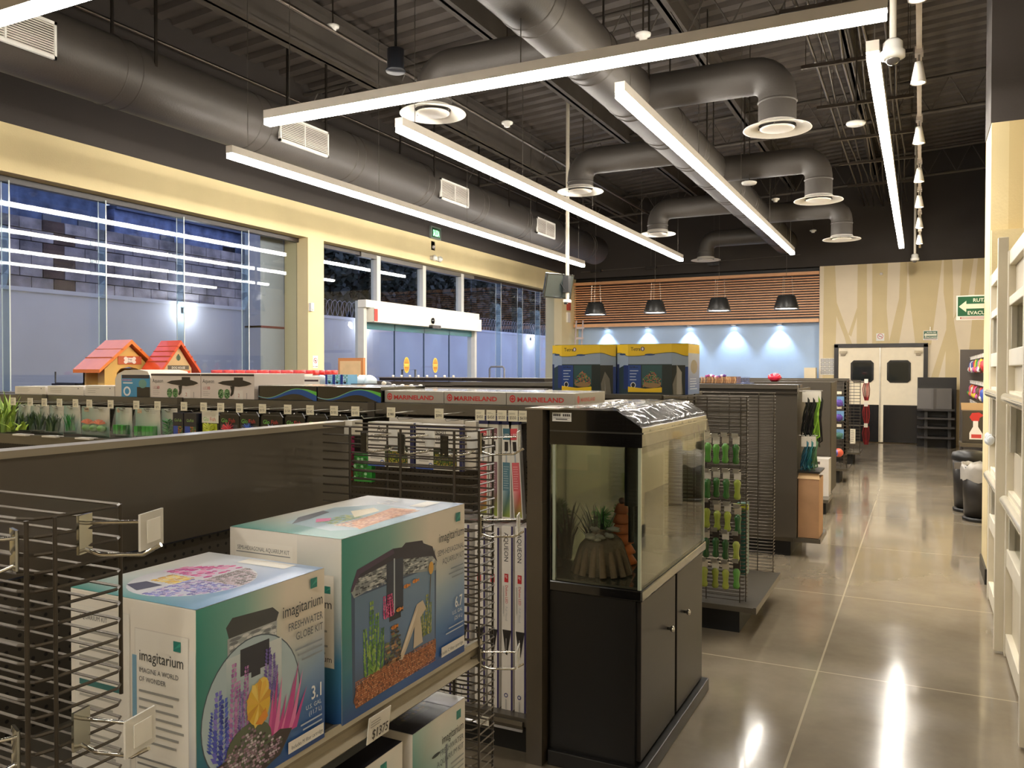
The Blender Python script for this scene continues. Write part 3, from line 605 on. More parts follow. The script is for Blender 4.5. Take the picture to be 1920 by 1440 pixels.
enclosure(2.6,3.92,'white framed glazed enclosure front whose post closes the right picture edge')
enclosure(5.25,6.45,'white framed glazed enclosure front beside the cream corner, farthest')
MB().box((.50,2.6,0),(1.49,6.44,.55),(214,204,180)).build('enclosure_bench','satin',label='pale bench inside the glazed enclosure at the right',cat='bench')
m=MB()
for k in range(9): m.ball((.425-.006*math.sin(k),6.30+.025*k,1.09+.012*math.sin(k*2.1)),(.022,.02,.03),(220,224,228),8,6,.15)
m.build('cleaning_cloth','cloth',label='crumpled pale cloth hanging on the farthest enclosure front',cat='cloth')
# ================================================================= FAR RIGHT CORNER
def bin_(x,y,r,h,lb,bag):
    t=thing('waste_bin',lb,'bin',(x,y,0)); MB().lathe([(0,.05),(r*.86,.05),(r*.98,h),(r*.92,h),(r*.8,.08),(0,.08)],(x,y,0),(40,37,34),28).build('bin_body','satin',t)
    MB().lathe([(0,.0),(r*.95,0),(r*.95,.035),(0,.05)],(x,y,0),(20,20,20),24).build('bin_base','satin',t)
    if bag:
        m=MB(); m.lathe([(r*1.03,h-.14),(r*1.06,h-.02),(r*1.0,h+.03),(r*.9,h-.02),(r*.7,h-.2)],(x,y,0),(196,190,180),26)
        m.v=[(p[0]+random.uniform(-.008,.008),p[1]+random.uniform(-.008,.008),p[2]+random.uniform(-.02,.02)) for p in m.v]; m.build('bin_liner','frosted',t)
    else:
        MB().lathe([(r*1.02,h-.03),(r*1.06,h),(r*.98,h+.05),(r*.5,h+.075),(0,h+.08)],(x,y,0),(26,25,24),28).build('bin_lid','satin',t)
        MB().box((x-r*.9,y-r-.01,h-.12),(x+r*.2,y-r*.8,h-.05),(110,104,98)).build('label_plate','satin',t)
bin_(.56,9.75,.165,.56,'round dark waste bin with a clear liner, in front of the lidded one',True)
bin_(.50,10.35,.175,.60,'round dark waste bin with a black domed lid, behind the lined one',False)
t=thing('grey_canister','slim grey canister with a yellow cap beside the lined bin','canister',(.66,9.3,0)); MB().lathe([(0,0),(.075,0),(.08,.03),(.08,.72),(.03,.78)],(.66,9.3,0),(150,142,130),20).build('canister_body','satin',t); MB().lathe([(.05,.76),(.06,.77),(.06,.83),(.02,.86),(0,.86)],(.66,9.3,0),(222,180,60),16).build('cap','plastic',t)
t=thing('stepped_display_stand','black stepped display stand with four shelves right of the double doors','display stand',(.3,18.6,0))
MB().box((-.05,18.85,0),(.66,18.9,1.42),(22,20,20)).build('back_board','satin',t)
for z,d_ in ((.75,.42),(.58,.46),(.40,.5),(.2,.52)):
    MB().prism([(-.05,0),(.62,0),(.62,d_),(.05,d_),(-.05,d_-.1)],(0,18.85,z),(1,0,0),(0,-1,0),-.035,(52,48,46)).build('shelf','satin',t)
for x in (.08,.5): MB().box((x,18.5,0),(x+.06,18.84,.75),(44,42,40)).build('upright','satin',t)
t=thing('wrapped_display_box','grey box wrapped in clear plastic on top of the black stepped stand','box',(.24,18.55,.785)); MB().prism([(-.05,0),(.56,0),(.56,.3),(.24,.36),(-.05,.28)],(0,18.82,.786),(1,0,0),(0,-1,0),-.41,(92,88,84)).build('box_body','satin',t)
m=MB(); m.box((-.056,18.47,.79),(.566,18.81,1.2),(210,205,200)); m.build('plastic_wrap','film',t)
t=thing('spray_bottle_carton','tall brown carton printed with a red topped spray bottle, far right','carton',(.68,13.1,.5)); MB().box((.53,13,.56),(.82,13.3,1.0),(60,54,46)).build('carton_body','print',t)
MB().prism([(0,0),(.26,0),(.29,.12),(-.01,.12)],(.53,13.3,.98),(1,0,0),(0,-.1,1),.006,(208,172,126)).build('carton_flap','print',t)
m=MB(); A=Art(m,(.53,13,.56),(.29,0,0),(0,0,.44)); A.poly([(.3,.1),(.85,.1),(.85,.28),(.66,.5),(.66,.68),(.45,.68),(.45,.5),(.3,.3)],(232,226,218)); A.poly([(.4,.68),(.7,.68),(.72,.78),(.9,.86),(.7,.95),(.4,.93),(.3,.8)],(196,50,48)); A.rect(.38,.14,.8,.26,(200,70,66)); m.build('carton_print','print',t)
t=MB().box((.50,12.95,.50),(1.25,13.35,.555),(88,80,68)).build('wall_shelf','shelf',label='short brown shelf on the right wall carrying the spray bottle carton',cat='shelf')
t=thing('plastic_bucket','white plastic bucket under the spray bottle carton','bucket',(.68,13.6,0)); MB().lathe([(0,0),(.13,0),(.16,.34),(.15,.34),(.12,.03)],(.68,13.6,0),(238,234,226),24).build('bucket_body','plastic',t); MB().tube([(.53,13.6,.33),(.55,13.5,.22),(.68,13.43,.16),(.81,13.5,.22),(.83,13.6,.33)],.004,(190,190,190),6).build('handle','metal',t)
# wall shelving with toys on the right wall
t=thing('wall_shelving_unit','tall dark brown wall shelving unit hung with bagged toys at the far right','shelving',(.95,16,0))
MB().box((1.2,14,.15),(1.24,17.85,1.96),BROWN).build('back_panel','peg',t); MB().box((.68,17.85,0),(1.24,17.9,1.96),(84,76,70)).build('end_panel','satin',t)
MB().box((.70,14,.13),(1.2,17.84,.165),BROWN).build('base_deck','shelf',t); MB().box((.74,14.02,0),(1.2,17.82,.13),BLK).build('kick_plate','matte',t)
TC=[(196,60,60),(60,84,170),(230,200,60),(70,150,70),(210,90,160),(240,236,228),(220,120,50),(90,60,40)]
k=0
for z in (1.82,1.38,1.02):
    for y in [14.25+.42*i for i in range(9)]:
        k+=1; c=random.choice(TC); c2=random.choice(TC); x=.84
        t=thing('bagged_pet_toy','colourful bagged toy with a white header card hanging on the far right wall unit','toy',(x,y,z-.32),'bagged toys on the wall unit')
        MB().box((x,y-.08,z-.06),(x+.02,y+.08,z),(236,232,226)).build('header_card','print',t)
        MB().ball((x+.02,y,z-.19),(.05,.08,.11),c,8,6,.2).ball((x-.01,y+.03,z-.24),(.04,.04,.05),c2,6,5,.2).build('toy_body','satin',t)
        MB().tube([(1.2,y,z-.01),(x-.02,y,z-.01)],.004,(200,195,185),4).build('display_hook','metal',t)
# security gate near the entrance
for k,(x,y) in enumerate(((-7.3,14.0),)):
    t=thing('security_gate','grey anti theft gate frame standing by the right side of the entrance','gate',(x,y,0)); m=MB(); m.tube([(x-.16,y,0),(x-.16,y,1.58),(x-.13,y,1.62),(x+.13,y,1.62),(x+.16,y,1.58),(x+.16,y,0)],.018,(112,112,116),8); m.build('gate_frame','satin',t)
    MB().box((x-.22,y-.08,0),(x+.22,y+.08,.03),(60,60,62)).build('base_plate','satin',t)
t=thing('security_gate','dark anti theft gate left of the sliding doors behind the counters','gate',(-7.3,11.0,0)); m=MB(); m.tube([(-7.45,11,0),(-7.45,11,1.56),(-7.2,11,1.56),(-7.2,11,0)],.018,(60,62,70),8); m.build('gate_frame','satin',t); MB().box((-7.5,10.92,0),(-7.12,11.08,.03),(60,60,62)).build('base_plate','satin',t)
# ================================================================= GONDOLAS AND WIRE BASKETS
SH=(88,82,72)
def rail_lip(m,x0,x1,y,z,s,c=SH):    # curved price rail along X facing -Y (s=-1) or +Y
    pr=[(0,0),(-.012,.004),(-.016,-.012),(-.010,-.028),(-.016,-.036),(-.004,-.038),(0,-.03)]
    n=len(pr); a=[(x0,y-s*p[0]*-1*-1,z+p[1]) for p in pr]; a=[(x0,y+s*-p[0],z+p[1]) for p in pr]; b=[(x1,q[1],q[2]) for q in a]
    m.add(a+b,[(i,(i+1)%n,n+(i+1)%n,n+i) for i in range(n)]+[tuple(range(n)),tuple(range(2*n-1,n-1,-1))],c)
def gondola(yc,x0,x1,top,lb,half=.44,shelves=(),deck0=True,end=None):
    t=thing('gondola_shelving',lb,'shelving',((x0+x1)/2,yc,0),'brown gondola rows')
    MB().box((x0,yc-.05,.16),(x1,yc+.05,top-.04),BROWN).build('back_panel','peg',t)
    m=MB(); m.box((x0,yc-.08,top-.045),(x1,yc+.08,top),SH); m.build('top_cap','shelf',t)
    MB().box((x0,yc-half,.13),(x1,yc+half,.165),SH).build('base_deck','shelf',t)
    MB().box((x0+.03,yc-half+.06,0),(x1-.03,yc+half-.06,.13),BLK).build('kick_plate','matte',t)
    x=x1-.03
    while x>x0:
        MB().box((x-.03,yc-.065,.13),(x+.0,yc+.065,top-.01),(70,63,54)).build('upright','satin',t); x-=1.22
    for (s,z,d) in shelves:
        m=MB(); m.box((x0,yc+s*.05,z-.02),(x1,yc+s*d,z),SH); rail_lip(m,x0,x1,yc+s*d,z,-1 if s<0 else 1); m.build('shelf','shelf',t)
    return t
# second row (hooks and aquarium lights)
G2=gondola(3.44,-7.4,-1.385,1.40,'brown gondola row hung with plant bags and aquarium lights, nearest full row',.52,shelves=())
m=MB(); m.box((-7.4,3.19,1.37),(-1.385,3.69,1.395),SH); m.box((-7.4,3.185,1.345),(-1.385,3.2,1.395),SH); m.box((-7.4,3.68,1.345),(-1.385,3.695,1.395),SH)
m.build('top_shelf','shelf',G2)
m=MB(); m.box((-7.4,2.93,1.155),(-2.46,3.39,1.175),SH); m.box((-7.4,2.925,1.125),(-2.46,2.94,1.18),SH); m.build('shelf','shelf',G2)
m=MB(); rail_lip(m,-7.4,-1.40,2.92,.15,-1); m.box((-7.4,2.92,.12),(-1.40,3.0,.15),SH); m.build('price_rail','shelf',G2)
for x in (-2.33,-3.6,-4.75): MB().box((x-.02,3.178,1.33),(x+.02,3.186,1.40),(62,56,48)).build('bracket_plate','satin',G2)
m=MB(); m.box((-1.38,2.90,0),(-1.312,3.98,1.03),(82,74,62)); m.box((-1.38,2.90,1.2),(-1.312,3.98,1.40),(82,74,62)); m.box((-1.378,2.902,1.03),(-1.314,3.978,1.2),(82,74,62)); m.box((-1.385,2.895,1.398),(-1.24,3.98,1.404),(150,142,124)); m.build('end_panel','shelf',G2)
for r,(a,b) in enumerate(((1.45,2.9),)): pass
# rows behind
R3=gondola(5.42,-7.5,-1.42,1.40,'brown gondola row carrying the dog houses and yellow topped tank boxes',.5)
MB().box((-7.5,4.88,1.375),(-1.42,5.96,1.40),SH).build('top_shelf','shelf',R3)
R4=gondola(7.55,-6.6,-.93,1.43,'brown gondola row with a plain brown back panel and black leads on its end',.44)
MB().box((-4.2,7.09,.165),(-.905,7.11,1.43),(72,66,57)).build('side_panel','satin',R4); MB().box((-4.2,7.06,1.40),(-.90,7.11,1.435),SH).box((-4.2,7.075,1.36),(-.90,7.09,1.375),(70,63,54)).build('top_rail','shelf',R4)
MB().box((-.93,7.11,.165),(-.905,7.99,1.40),(60,54,46)).build('end_panel','peg',R4)
MB().box((-.93,7.12,.13),(-.72,7.6,.165),SH).build('end_deck','shelf',R4)
R5=gondola(10.35,-5.6,-.93,1.42,'brown gondola row with a white box on its base deck',.44)
MB().box((-3.4,9.9,.165),(-.905,9.92,1.42),(72,66,57)).build('side_panel','satin',R5); MB().box((-.93,9.92,.165),(-.90,10.6,1.42),(64,58,48)).build('end_panel','peg',R5)
MB().box((-2.4,9.35,.13),(-.87,9.9,.165),SH).build('front_deck','shelf',R5); MB().box((-2.4,9.42,0),(-.9,9.88,.13),BLK).build('front_kick_plate','matte',R5)
R6=gondola(12.9,-5.6,-1.1,1.42,'brown gondola row whose end basket holds purple toy packs',.44)
R7=gondola(15.3,-5.6,-1.1,1.42,'farthest brown gondola row, ending in red hanging toys',.44)
# endcap sections
def endcap(yc,xb,xf,y0,y1,top,lb,z_deck=.17,header=None,shelves=()):
    t=thing('endcap_shelving',lb,'shelving',((xb+xf)/2,yc,0))
    MB().box((xb-.03,y0+.06,.15),(xb,y1-.06,top-(.24 if header else .02)),BROWN).build('back_panel','peg',t)
    if header: MB().box((xb-.035,header[0],1.167),(xb+.012,header[1],top),(78,71,61)).box((xb-.04,header[0],top-.012),(xb+.016,header[1],top+.002),(140,130,112)).build('header_panel','shelf',t)
    for y in (y0+.06,y1-.09): MB().box((xb-.04,y,0),(xb+.01,y+.03,top-.005),(70,63,54)).build('upright','satin',t)
    d=MB(); d.box((xb,y0,z_deck-.03),(xf,y1,z_deck),SH); d.box((xf,y0,z_deck-.035),(xf+.016,y1,z_deck+.004),SH); d.build('base_deck','shelf',t)
    MB().box((xb,y0+.06,0),(xf-.09,y1-.06,z_deck-.03),BLK).build('kick_plate','matte',t)
    for z,ya,yb in shelves:
        m=MB(); m.box((xb,ya,z-.02),(xf-.02,yb,z),SH)
        pr=[(0,0),(.018,.006),(.024,-.006),(.012,-.02),(.012,-.034),(.026,-.048),(.02,-.054),(0,-.045)]; n=len(pr); a=[(xf-.02+p[0],ya,z+p[1]) for p in pr]; b=[(q[0],yb+.055,q[2]) for q in a]
        m.add(a+b,[(i,n+i,n+(i+1)%n,(i+1)%n) for i in range(n)]+[tuple(range(n-1,-1,-1)),tuple(range(n,2*n))],(158,148,126)); m.build('shelf','shelf',t)
    return t
E1=endcap(1.35,-1.5,-1.0,.80,1.78,1.40,'brown endcap section with a blank header panel carrying the aquarium kit boxes',header=(.86,1.93),shelves=((.857,.80,1.78),(.38,.80,1.78)))
MB().box((-1.49,1.9,1.36),(-1.46,1.95,1.405),(225,220,205)).build('bracket_cap','plastic',E1)
MB().box((-1.52,1.93,1.03),(-1.46,1.97,1.12),(90,86,76)).build('basket_bracket','satin',E1)
E3=endcap(5.33,-1.42,-.855,4.86,5.80,1.40,'brown endcap section with wire baskets and green chew toys')
E6=endcap(12.9,-1.1,-.90,12.1,12.75,1.40,'far brown endcap section with a stack of purple toy packs',z_deck=.2)
E7=endcap(15.3,-1.1,-.90,14.6,15.3,1.40,'farthest brown endcap section with empty wire baskets',z_deck=.2)
WR=(84,76,64)
def basket(x0,x1,y0,y1,z0,z1,pitch,lb,near=(),z_back=None):
    t=thing('wire_side_basket',lb,'wire basket',(x0,(y0+y1)/2,z0),'wire side baskets')
    m=MB(); z=z1; r=.028
    while z>=z0:
        far = z_back is None or z>=z_back
        p=[(x0,y0,z),(x1-r,y0,z),(x1-.006,y0+.008,z),(x1,y0+r,z),(x1,y1-.012,z),(x1-.01,y1,z),(x0,y1,z)]
        if not far and False: p=p[:4]
        m.tube(p,.0023,WR,4,False); z-=pitch
    m.build('ring_wires','wire',t)
    for x in near: MB().tube([(x,y0-.004,z0-.01),(x,y0-.004,z1)],.0034,(66,59,50),6).build('upright_wire','wire',t)
    for x,y,za in ((x1-.012,y1+.003,z_back or z0),(x0+.12,y1+.003,z_back or z0),(x1+.003,y0+.03,z0)): MB().tube([(x,y,za),(x,y,z1)],.003,(66,59,50),6).build('upright_wire','wire',t)
    return t
basket(-1.5,-1.0,.65,.785,.36,1.36,.0232,'wire side basket at the left picture edge, nearest to the viewer',near=(-1.003,-1.35),z_back=1.09)
basket(-1.47,-1.0,1.785,1.915,.12,1.397,.0229,'wire side basket at the far end of the aquarium kit shelf',near=(-1.375,-1.212,-1.05))
basket(-1.42,-.925,4.955,5.07,.11,1.395,.0229,'wire side basket with green chew toys, behind the fish tank',near=(-1.15,-.95))
basket(-1.42,-.905,5.84,5.97,.07,1.395,.0229,'empty wire side basket in front of the plain brown side panel',near=(-1.2,-1.0))
basket(-1.1,-.90,12.14,12.26,.15,1.395,.05,'far wire basket holding purple toy packs',near=(-1.05,))
basket(-1.1,-.875,14.5,14.66,.15,1.395,.05,'farthest wire basket with a white price card',near=(-1.02,))
# ================================================================= PRICE HOOKS
def hook(x,y,z,L_,txt,lb,grp='price hooks on the plant row'):
    t=thing('price_hook',lb,'display hook',(x,y,z),grp)
    MB().box((x-.012,y+L_-.006,z-.045),(x+.012,y+L_,z+.005),(150,148,140)).build('hook_bracket','metal',t)
    MB().tube([(x,y+L_,z),(x,y+.004,z-.004)],.0018,(205,200,190),5).build('tag_arm','metal',t)
    MB().tube([(x,y+L_,z-.035),(x,y+.06,z-.035),(x,y+.045,z-.022)],.0028,(205,200,190),6).build('hook_prong','metal',t)
    m=MB(); m.box((x-.021,y-.002,z-.022),(x+.021,y+.002,z+.022),(238,232,208)); q=m.build('price_tag','print',t)
    m=MB(); A=Art(m,(x-.021,y-.002,z-.022),(.042,0,0),(0,0,.044)); A.lines(2,.12,.74,.8,.1,(150,146,130),.03); A.text(txt,.5,.2,.4,(60,58,52),'c',.0,.85); m.build('price_print','print',t)
    return t
TX=[-4.73,-4.573,-4.446,-4.313,-4.177,-4.062,-3.89,-3.69,-3.531,-3.34,-3.203,-3.087,-2.963,-2.816,-2.66,-2.526,-2.387,-2.267,-2.074,-1.828,-1.63,-1.578,-1.528,-1.477,-1.43]
TP=['$75','$75','$75','$75','$75','$75','$85','$95','$75','$60','$50','$50','$58','$155','$158','$145','$100','$100','$380','$890','$450','$450','$550','$550','$650']
ORD=['first','second','third','fourth','fifth','sixth','seventh','eighth','ninth','tenth','eleventh','twelfth','thirteenth','fourteenth','fifteenth','sixteenth','seventeenth','eighteenth','nineteenth','twentieth','twenty-first','twenty-second','twenty-third','twenty-fourth','twenty-fifth']
for i,(x,p) in enumerate(zip(TX,TP)): hook(x,2.975,1.365,.41,p,f'hook with a white {p} price tag on the plant row, {ORD[i]} tag from the left')
def clear_hook(loc,d,lb,tagw=.055):     # chrome prong hook with a clear plastic plate, d = direction in plan
    x,y,z=loc; D=Vector((d[0],d[1],0)).normalized(); P=Vector((-D.y,D.x,0)); L_=.10
    t=thing('basket_hook',lb,'display hook',loc,'hooks on the wire baskets'); o=Vector(loc)
    m=MB(); m.prism([(-.014,-.04),(.014,-.04),(.014,.012),(-.014,.012)],o,P,(0,0,1),.004,(176,176,168)); m.build('hook_bracket','chrome',t)
    MB().tube([o,o+D*L_*.9+Vector((0,0,.004))],.0028,(220,216,206),6).build('tag_arm','chrome',t)
    MB().tube([o+Vector((0,0,-.034)),o+D*L_*.25+Vector((0,0,-.042)),o+D*L_*.85+Vector((0,0,-.040)),o+D*L_*1.1+Vector((0,0,-.026))],.003,(220,216,206),6).build('hook_prong','chrome',t)
    c=o+D*L_*.95; m=MB(); m.prism([(-tagw/2,-.03),(tagw/2,-.03),(tagw/2,.018),(-tagw/2,.018)],c,P,(0,0,1),.003,(235,232,222)); q=m.build('plastic_plate','frosted',t)
    m=MB(); m.prism([(-tagw/4,-.022),(tagw/3,-.022),(tagw/3,.008),(-tagw/4,.008)],c+D*.0035,P,(0,0,1),.001,(240,238,230)); m.build('plate_ribs','print',q)
clear_hook((-1.0,.722,1.345),(.55,.2),'chrome hook with a clear plate on top of the nearest wire basket, right one')
clear_hook((-1.03,.65,1.335),(-.35,-1),'chrome hook with a clear plate on the nearest wire basket, middle one')
clear_hook((-1.10,.65,1.345),(-.3,-1),'chrome hook with a clear plate cut by the left picture edge')
clear_hook((-1.0,.715,1.085),(.55,.1),'chrome hook with a clear plate low on the nearest wire basket, right one')
clear_hook((-1.03,.65,1.08),(-.35,-1),'chrome hook with a clear plate low on the nearest wire basket, left one')
clear_hook((-1.0,1.83,1.378),(1,.35),'chrome hook with a white plate at the top corner of the second wire basket')
clear_hook((-1.0,1.83,1.168),(1,.35),'chrome hook with a clear plate in the middle of the second wire basket')
clear_hook((-1.0,1.83,.83),(1,.35),'chrome hook with a clear plate low on the second wire basket')
for k,x in enumerate((-1.33,-1.21,-1.08)): clear_hook((x,1.78,1.372),(.35,1),f'chrome double hook on the front of the second wire basket, {["left","middle","right"][k]}',.04)
# ================================================================= FISH TANK ON ITS CABINET
TK=thing('aquarium_cabinet','tall black cabinet carrying the fish tank at the row end','cabinet',(-1.115,3.44,0)); X0,X1,Y0,Y1=-1.30,-.93,2.935,3.955
DB=(13,12,12)
MB().box((X0,Y0+.01,.06),(X1-.02,Y1-.01,.685),DB).build('cabinet_body','satin',TK)
MB().box((X0-.0,Y0-.01,0),(X1+.025,Y1+.01,.06),(24,22,21)).build('plinth','satin',TK,bev=.004)
for y0,y1,yk,n in ((2.965,3.445,3.325,0),(3.475,3.93,3.59,1)):
    q=MB().box((X1-.02,y0,.07),(X1-.002,y1,.675),(34,31,29)).build('cabinet_door','satin',TK,bev=.002)
    MB().lathe([(0,0),(.006,0),(.006,.012),(.012,.016),(.014,.024),(.008,.03),(0,.031)],(X1-.002,yk,.478),(210,208,200),14,axis='x').build('knob','chrome',q)
TN=thing('fish_tank','black framed glass fish tank with a hood, on the black cabinet','aquarium',(-1.115,3.44,.685)); FB=(7,7,8)
m=MB(); m.box((X0,Y0,.685),(X1+.01,Y1,.728),FB); m.build('base_frame','gloss',TN,bev=.006)
m=MB(); pr=[(X0,1.262),(X1+.008,1.262),(X1+.008,1.335),(X1-.09,1.398),(X0,1.398)]
m.prism([(p[0],p[1]) for p in pr],(0,Y1,0),(1,0,0),(0,0,1),1.02,FB)
m.build('hood','gloss',TN,bev=.004)
m=MB(); m.box((X0+.005,Y0-.004,1.312),(X1+.012,Y0+.004,1.318),(60,60,58)); m.box((X1+.004,Y0,1.312),(X1+.013,Y1,1.318),(60,60,58)); m.build('hood_seam','gloss',TN)
GLS=(238,242,236)
for n,a,b in (('side_glass',(X0+.01,Y0+.008,.728),(X1,Y0+.014,1.262)),('front_glass',(X1-.006,Y0+.015,.728),(X1,Y1-.01,1.262)),('side_glass',(X0+.01,Y1-.014,.728),(X1,Y1-.008,1.262))):
    MB().box(a,b,GLS).build(n,'clear',TN)
MB().box((X0,Y0+.004,.728),(X0+.008,Y1-.004,1.262),(20,21,20)).build('rear_panel','gloss',TN)
m=MB()
for x,y in ((X1-.003,Y0+.011),(X1-.003,Y1-.011),(X0+.02,Y0+.011)): m.box((x-.006,y-.006,.728),(x+.005,y+.006,1.262),(176,186,168))
m.build('silicone_corner','gloss',TN)
MB().box((X0+.01,Y0+.01,.728),(X1-.006,Y1-.01,.736),(64,62,54)).build('tank_floor','gloss',TN)
m=MB(); m.box((-1.285,Y0-.0025,1.352),(-1.205,Y0-.001,1.386),(236,236,232)); q=m.build('sticker','print',TN)
m=MB(); A=Art(m,(-1.285,Y0-.003,1.352),(.08,0,0),(0,0,.034))
for k in range(9):
    if k!=4: A.rect(.07+k*.1,.58,.13+k*.1,.86,(40,40,44)); A.rect(.065+k*.1,.7,.145+k*.1,.75,(40,40,44))
A.rect(.2,.2,.8,.3,(90,90,94)); A.rect(.06,.38,.94,.42,(150,150,150)); m.build('sticker_print','print',q)
def crumple(x0,x1,y0,y1,zf,nx,ny,amp,col,name,parent,kind='film'):
    m=MB(); vs=[]
    for j in range(ny+1):
        for i in range(nx+1):
            x=x0+(x1-x0)*i/nx; y=y0+(y1-y0)*j/ny; vs.append((x+random.uniform(-amp,amp)*.6,y+random.uniform(-amp,amp)*.6,zf(x,y)+amp*.3+random.uniform(0,amp)*(1+.9*math.sin(x*60+y*9))))
    m.add(vs,[(j*(nx+1)+i,j*(nx+1)+i+1,(j+1)*(nx+1)+i+1,(j+1)*(nx+1)+i) for j in range(ny) for i in range(nx)],col,True)
    return m.build(name,kind,parent)
hz=lambda x,y: 1.402 if x<X1-.09 else (1.402-(x-(X1-.09))*.66 if x<X1+.006 else 1.335-(x-X1-.006)*5)
crumple(X0+.02,X1+.028,Y0+.01,Y1+.015,hz,26,48,.0045,(150,146,138),'plastic_wrap',TN)
MB().tube([(-1.05,3.2,1.262),(-1.05,3.2,1.0)],.028,(16,16,16),12).tube([(-1.05,3.2,1.2),(-1.05,3.2,.85)],.012,(20,20,20),10).build('filter_pump','satin',TN)
def blades(m,c,n,L_,w,cols,spread=.6,lean=0,seg=4):
    for _ in range(n):
        a=random.uniform(0,6.28); l=L_*random.uniform(.6,1); s=random.uniform(.1,spread); p0=Vector(c)+Vector((random.uniform(-w,w)*2,random.uniform(-w,w)*2,0)); pts=[]
        for k in range(seg+1):
            t=k/seg; pts.append(p0+Vector((math.cos(a)*s*l*t*t,math.sin(a)*s*l*t*t,l*t*(1-.25*s*t))))
        sd=Vector((-math.sin(a),math.cos(a),0)); vs=[]
        for k,p in enumerate(pts): ww=w*(1-(k/seg)**2)*.5+.0006; vs+= [p-sd*ww,p+sd*ww]
        m.add(vs,[(2*k,2*k+1,2*k+3,2*k+2) for k in range(seg)],random.choice(cols),True)
def spiky(m,c,r,n,cols):
    for _ in range(n):
        d=Vector((random.gauss(0,1),random.gauss(0,1),random.gauss(0,1))).normalized(); m.tube([Vector(c),Vector(c)+d*r*random.uniform(.8,1)],[.0022,.0008],random.choice(cols),3,False)
t=thing('plastic_aquarium_plant','green spiky ball plant inside the fish tank','aquarium plant',(-1.19,3.33,.737)); m=MB()
for c in ((-1.20,3.26,.93),(-1.14,3.36,.94),(-1.19,3.30,.87)): m.tube([(-1.18,3.33,.737),c],.003,(40,60,40),5); spiky(m,c,.052,150,[(100,160,84),(124,190,110),(84,140,76)])
m.build('spiky_leaf_ball','foliage',t); m=MB(); blades(m,(-1.22,3.27,.74),34,.28,.012,[(30,48,36),(24,40,30)],.7); m.build('dark_leaves','foliage',t)
t=thing('aquarium_rock_ornament','grey brown rock and root ornament at the bottom of the fish tank','ornament',(-1.14,3.10,.737)); m=MB(); m.ball((-1.14,3.10,.80),(.10,.09,.10),(96,80,66),18,12,.10)
for k in range(16):
    a=k*.39; m.tube([(-1.14+.03*math.cos(a),3.10+.03*math.sin(a),.90),(-1.14+.085*math.cos(a),3.10+.085*math.sin(a),.83),(-1.14+.115*math.cos(a),3.10+.10*math.sin(a),.74)],[.008,.012,.014],(110,88,72),6)
m.build('rock_body','block',t); m=MB()
for k in range(9): m.ball((-1.13+random.uniform(-.05,.05),3.06+random.uniform(-.05,.05),.90+random.uniform(-.015,.02)),(.022,.015,.010),(140,132,122),8,6,.35)
m.build('skull_stones','matte',t)
t=thing('pagoda_ornament','orange brown stacked tower ornament in the fish tank corner','ornament',(-1.125,3.30,.737)); m=MB()
for k in range(6): m.lathe([(.055-.006*k,0),(.068-.007*k,.004),(.05-.005*k,.03),(.042-.005*k,.042)],(-1.125,3.30,.737+k*.042),mix((206,104,46),(150,84,54),k/6),12)
m.build('tower_body','matte',t); MB().ball((-1.125,3.30,1.0),.014,(80,50,40)).build('finial','matte',t)
# ================================================================= PRINTED CARTONS
def carton(name,lb,cat,x0,x1,y0,y1,z0,z1,col,group=None,kind='print',rot=0):
    t=thing(name,lb,cat,((x0+x1)/2,(y0+y1)/2,z0),group); m=MB(); m.box((x0,y0,z0),(x1,y1,z1),col); m.build('carton_body',kind,t,bev=.0015); return t
IT=(52,56,58); TEAL=(38,128,118)
def leafmark(A,x,y,s): A.rect(x,y,x+s,y+s*A.w/A.h*1.0,TEAL); A.poly([(x+s*.1,y+s*.2),(x+s*.95,y+s*.95*A.w/A.h),(x+s*.95,y+s*.5)],(60,160,140))
def fish(A,x,y,s,c,c2):
    A.ell(x,y,s,s*.55,c,14); A.poly([(x+s*.8,y),(x+s*1.5,y+s*.5),(x+s*1.5,y-s*.5)],c); A.ell(x-s*.55,y+s*.1,s*.1,s*.1,(20,20,20),8); A.poly([(x-s*.1,y+s*.5),(x+s*.1,y+s*.5),(x+s*.05,y-s*.5),(x-s*.1,y-s*.5)],c2)
GB=[[(36,72,128),(40,84,146),(44,84,150),(40,74,140)],[(52,116,134),(64,120,160),(84,128,176),(60,104,164)],[(56,130,122),(110,160,160),(166,184,190),(140,164,190)],[(52,136,124),(120,170,160),(222,212,196),(226,216,200)],[(62,146,132),(130,176,164),(226,216,200),(232,222,206)]]
# --- semi hexagonal kit
B2=carton('aquarium_kit_box','large teal and white semi-hexagonal aquarium kit box, right one on the kit shelf','box',-1.29,-1.0,1.268,1.745,.858,1.222,(232,226,214))
m=MB(); A=Art(m,(-1.0,1.268,.858),(0,.477,0),(0,0,.364)); A.grad(0,0,1,1,GB)
A.poly([(.06,.72),(.10,.81),(.37,.83),(.69,.77),(.725,.68),(.72,.11),(.70,.07),(.10,.06),(.07,.09)],(64,84,112)); A.grad(.085,.1,.71,.66,[[(70,82,100),(84,104,140)],[(92,120,160),(110,140,176)],[(96,124,150),(120,146,170)]])
A.poly([(.06,.70),(.08,.66),(.37,.70),(.72,.63),(.73,.68),(.70,.76),(.37,.80),(.11,.77)],(150,156,156)); A.streaks(.085,.67,.715,.775,11,.03,[(200,202,200),(90,94,100),(50,54,60),(160,164,164),(130,136,140)])
A.poly([(.055,.70),(.10,.81),(.36,.86),(.43,.85),(.46,.87),(.60,.85),(.61,.83),(.69,.79),(.735,.68),(.69,.73),(.37,.79),(.11,.76)],(46,42,56)); A.poly([(.055,.70),(.10,.81),(.36,.86),(.37,.83),(.12,.78),(.07,.70)],(74,58,82))
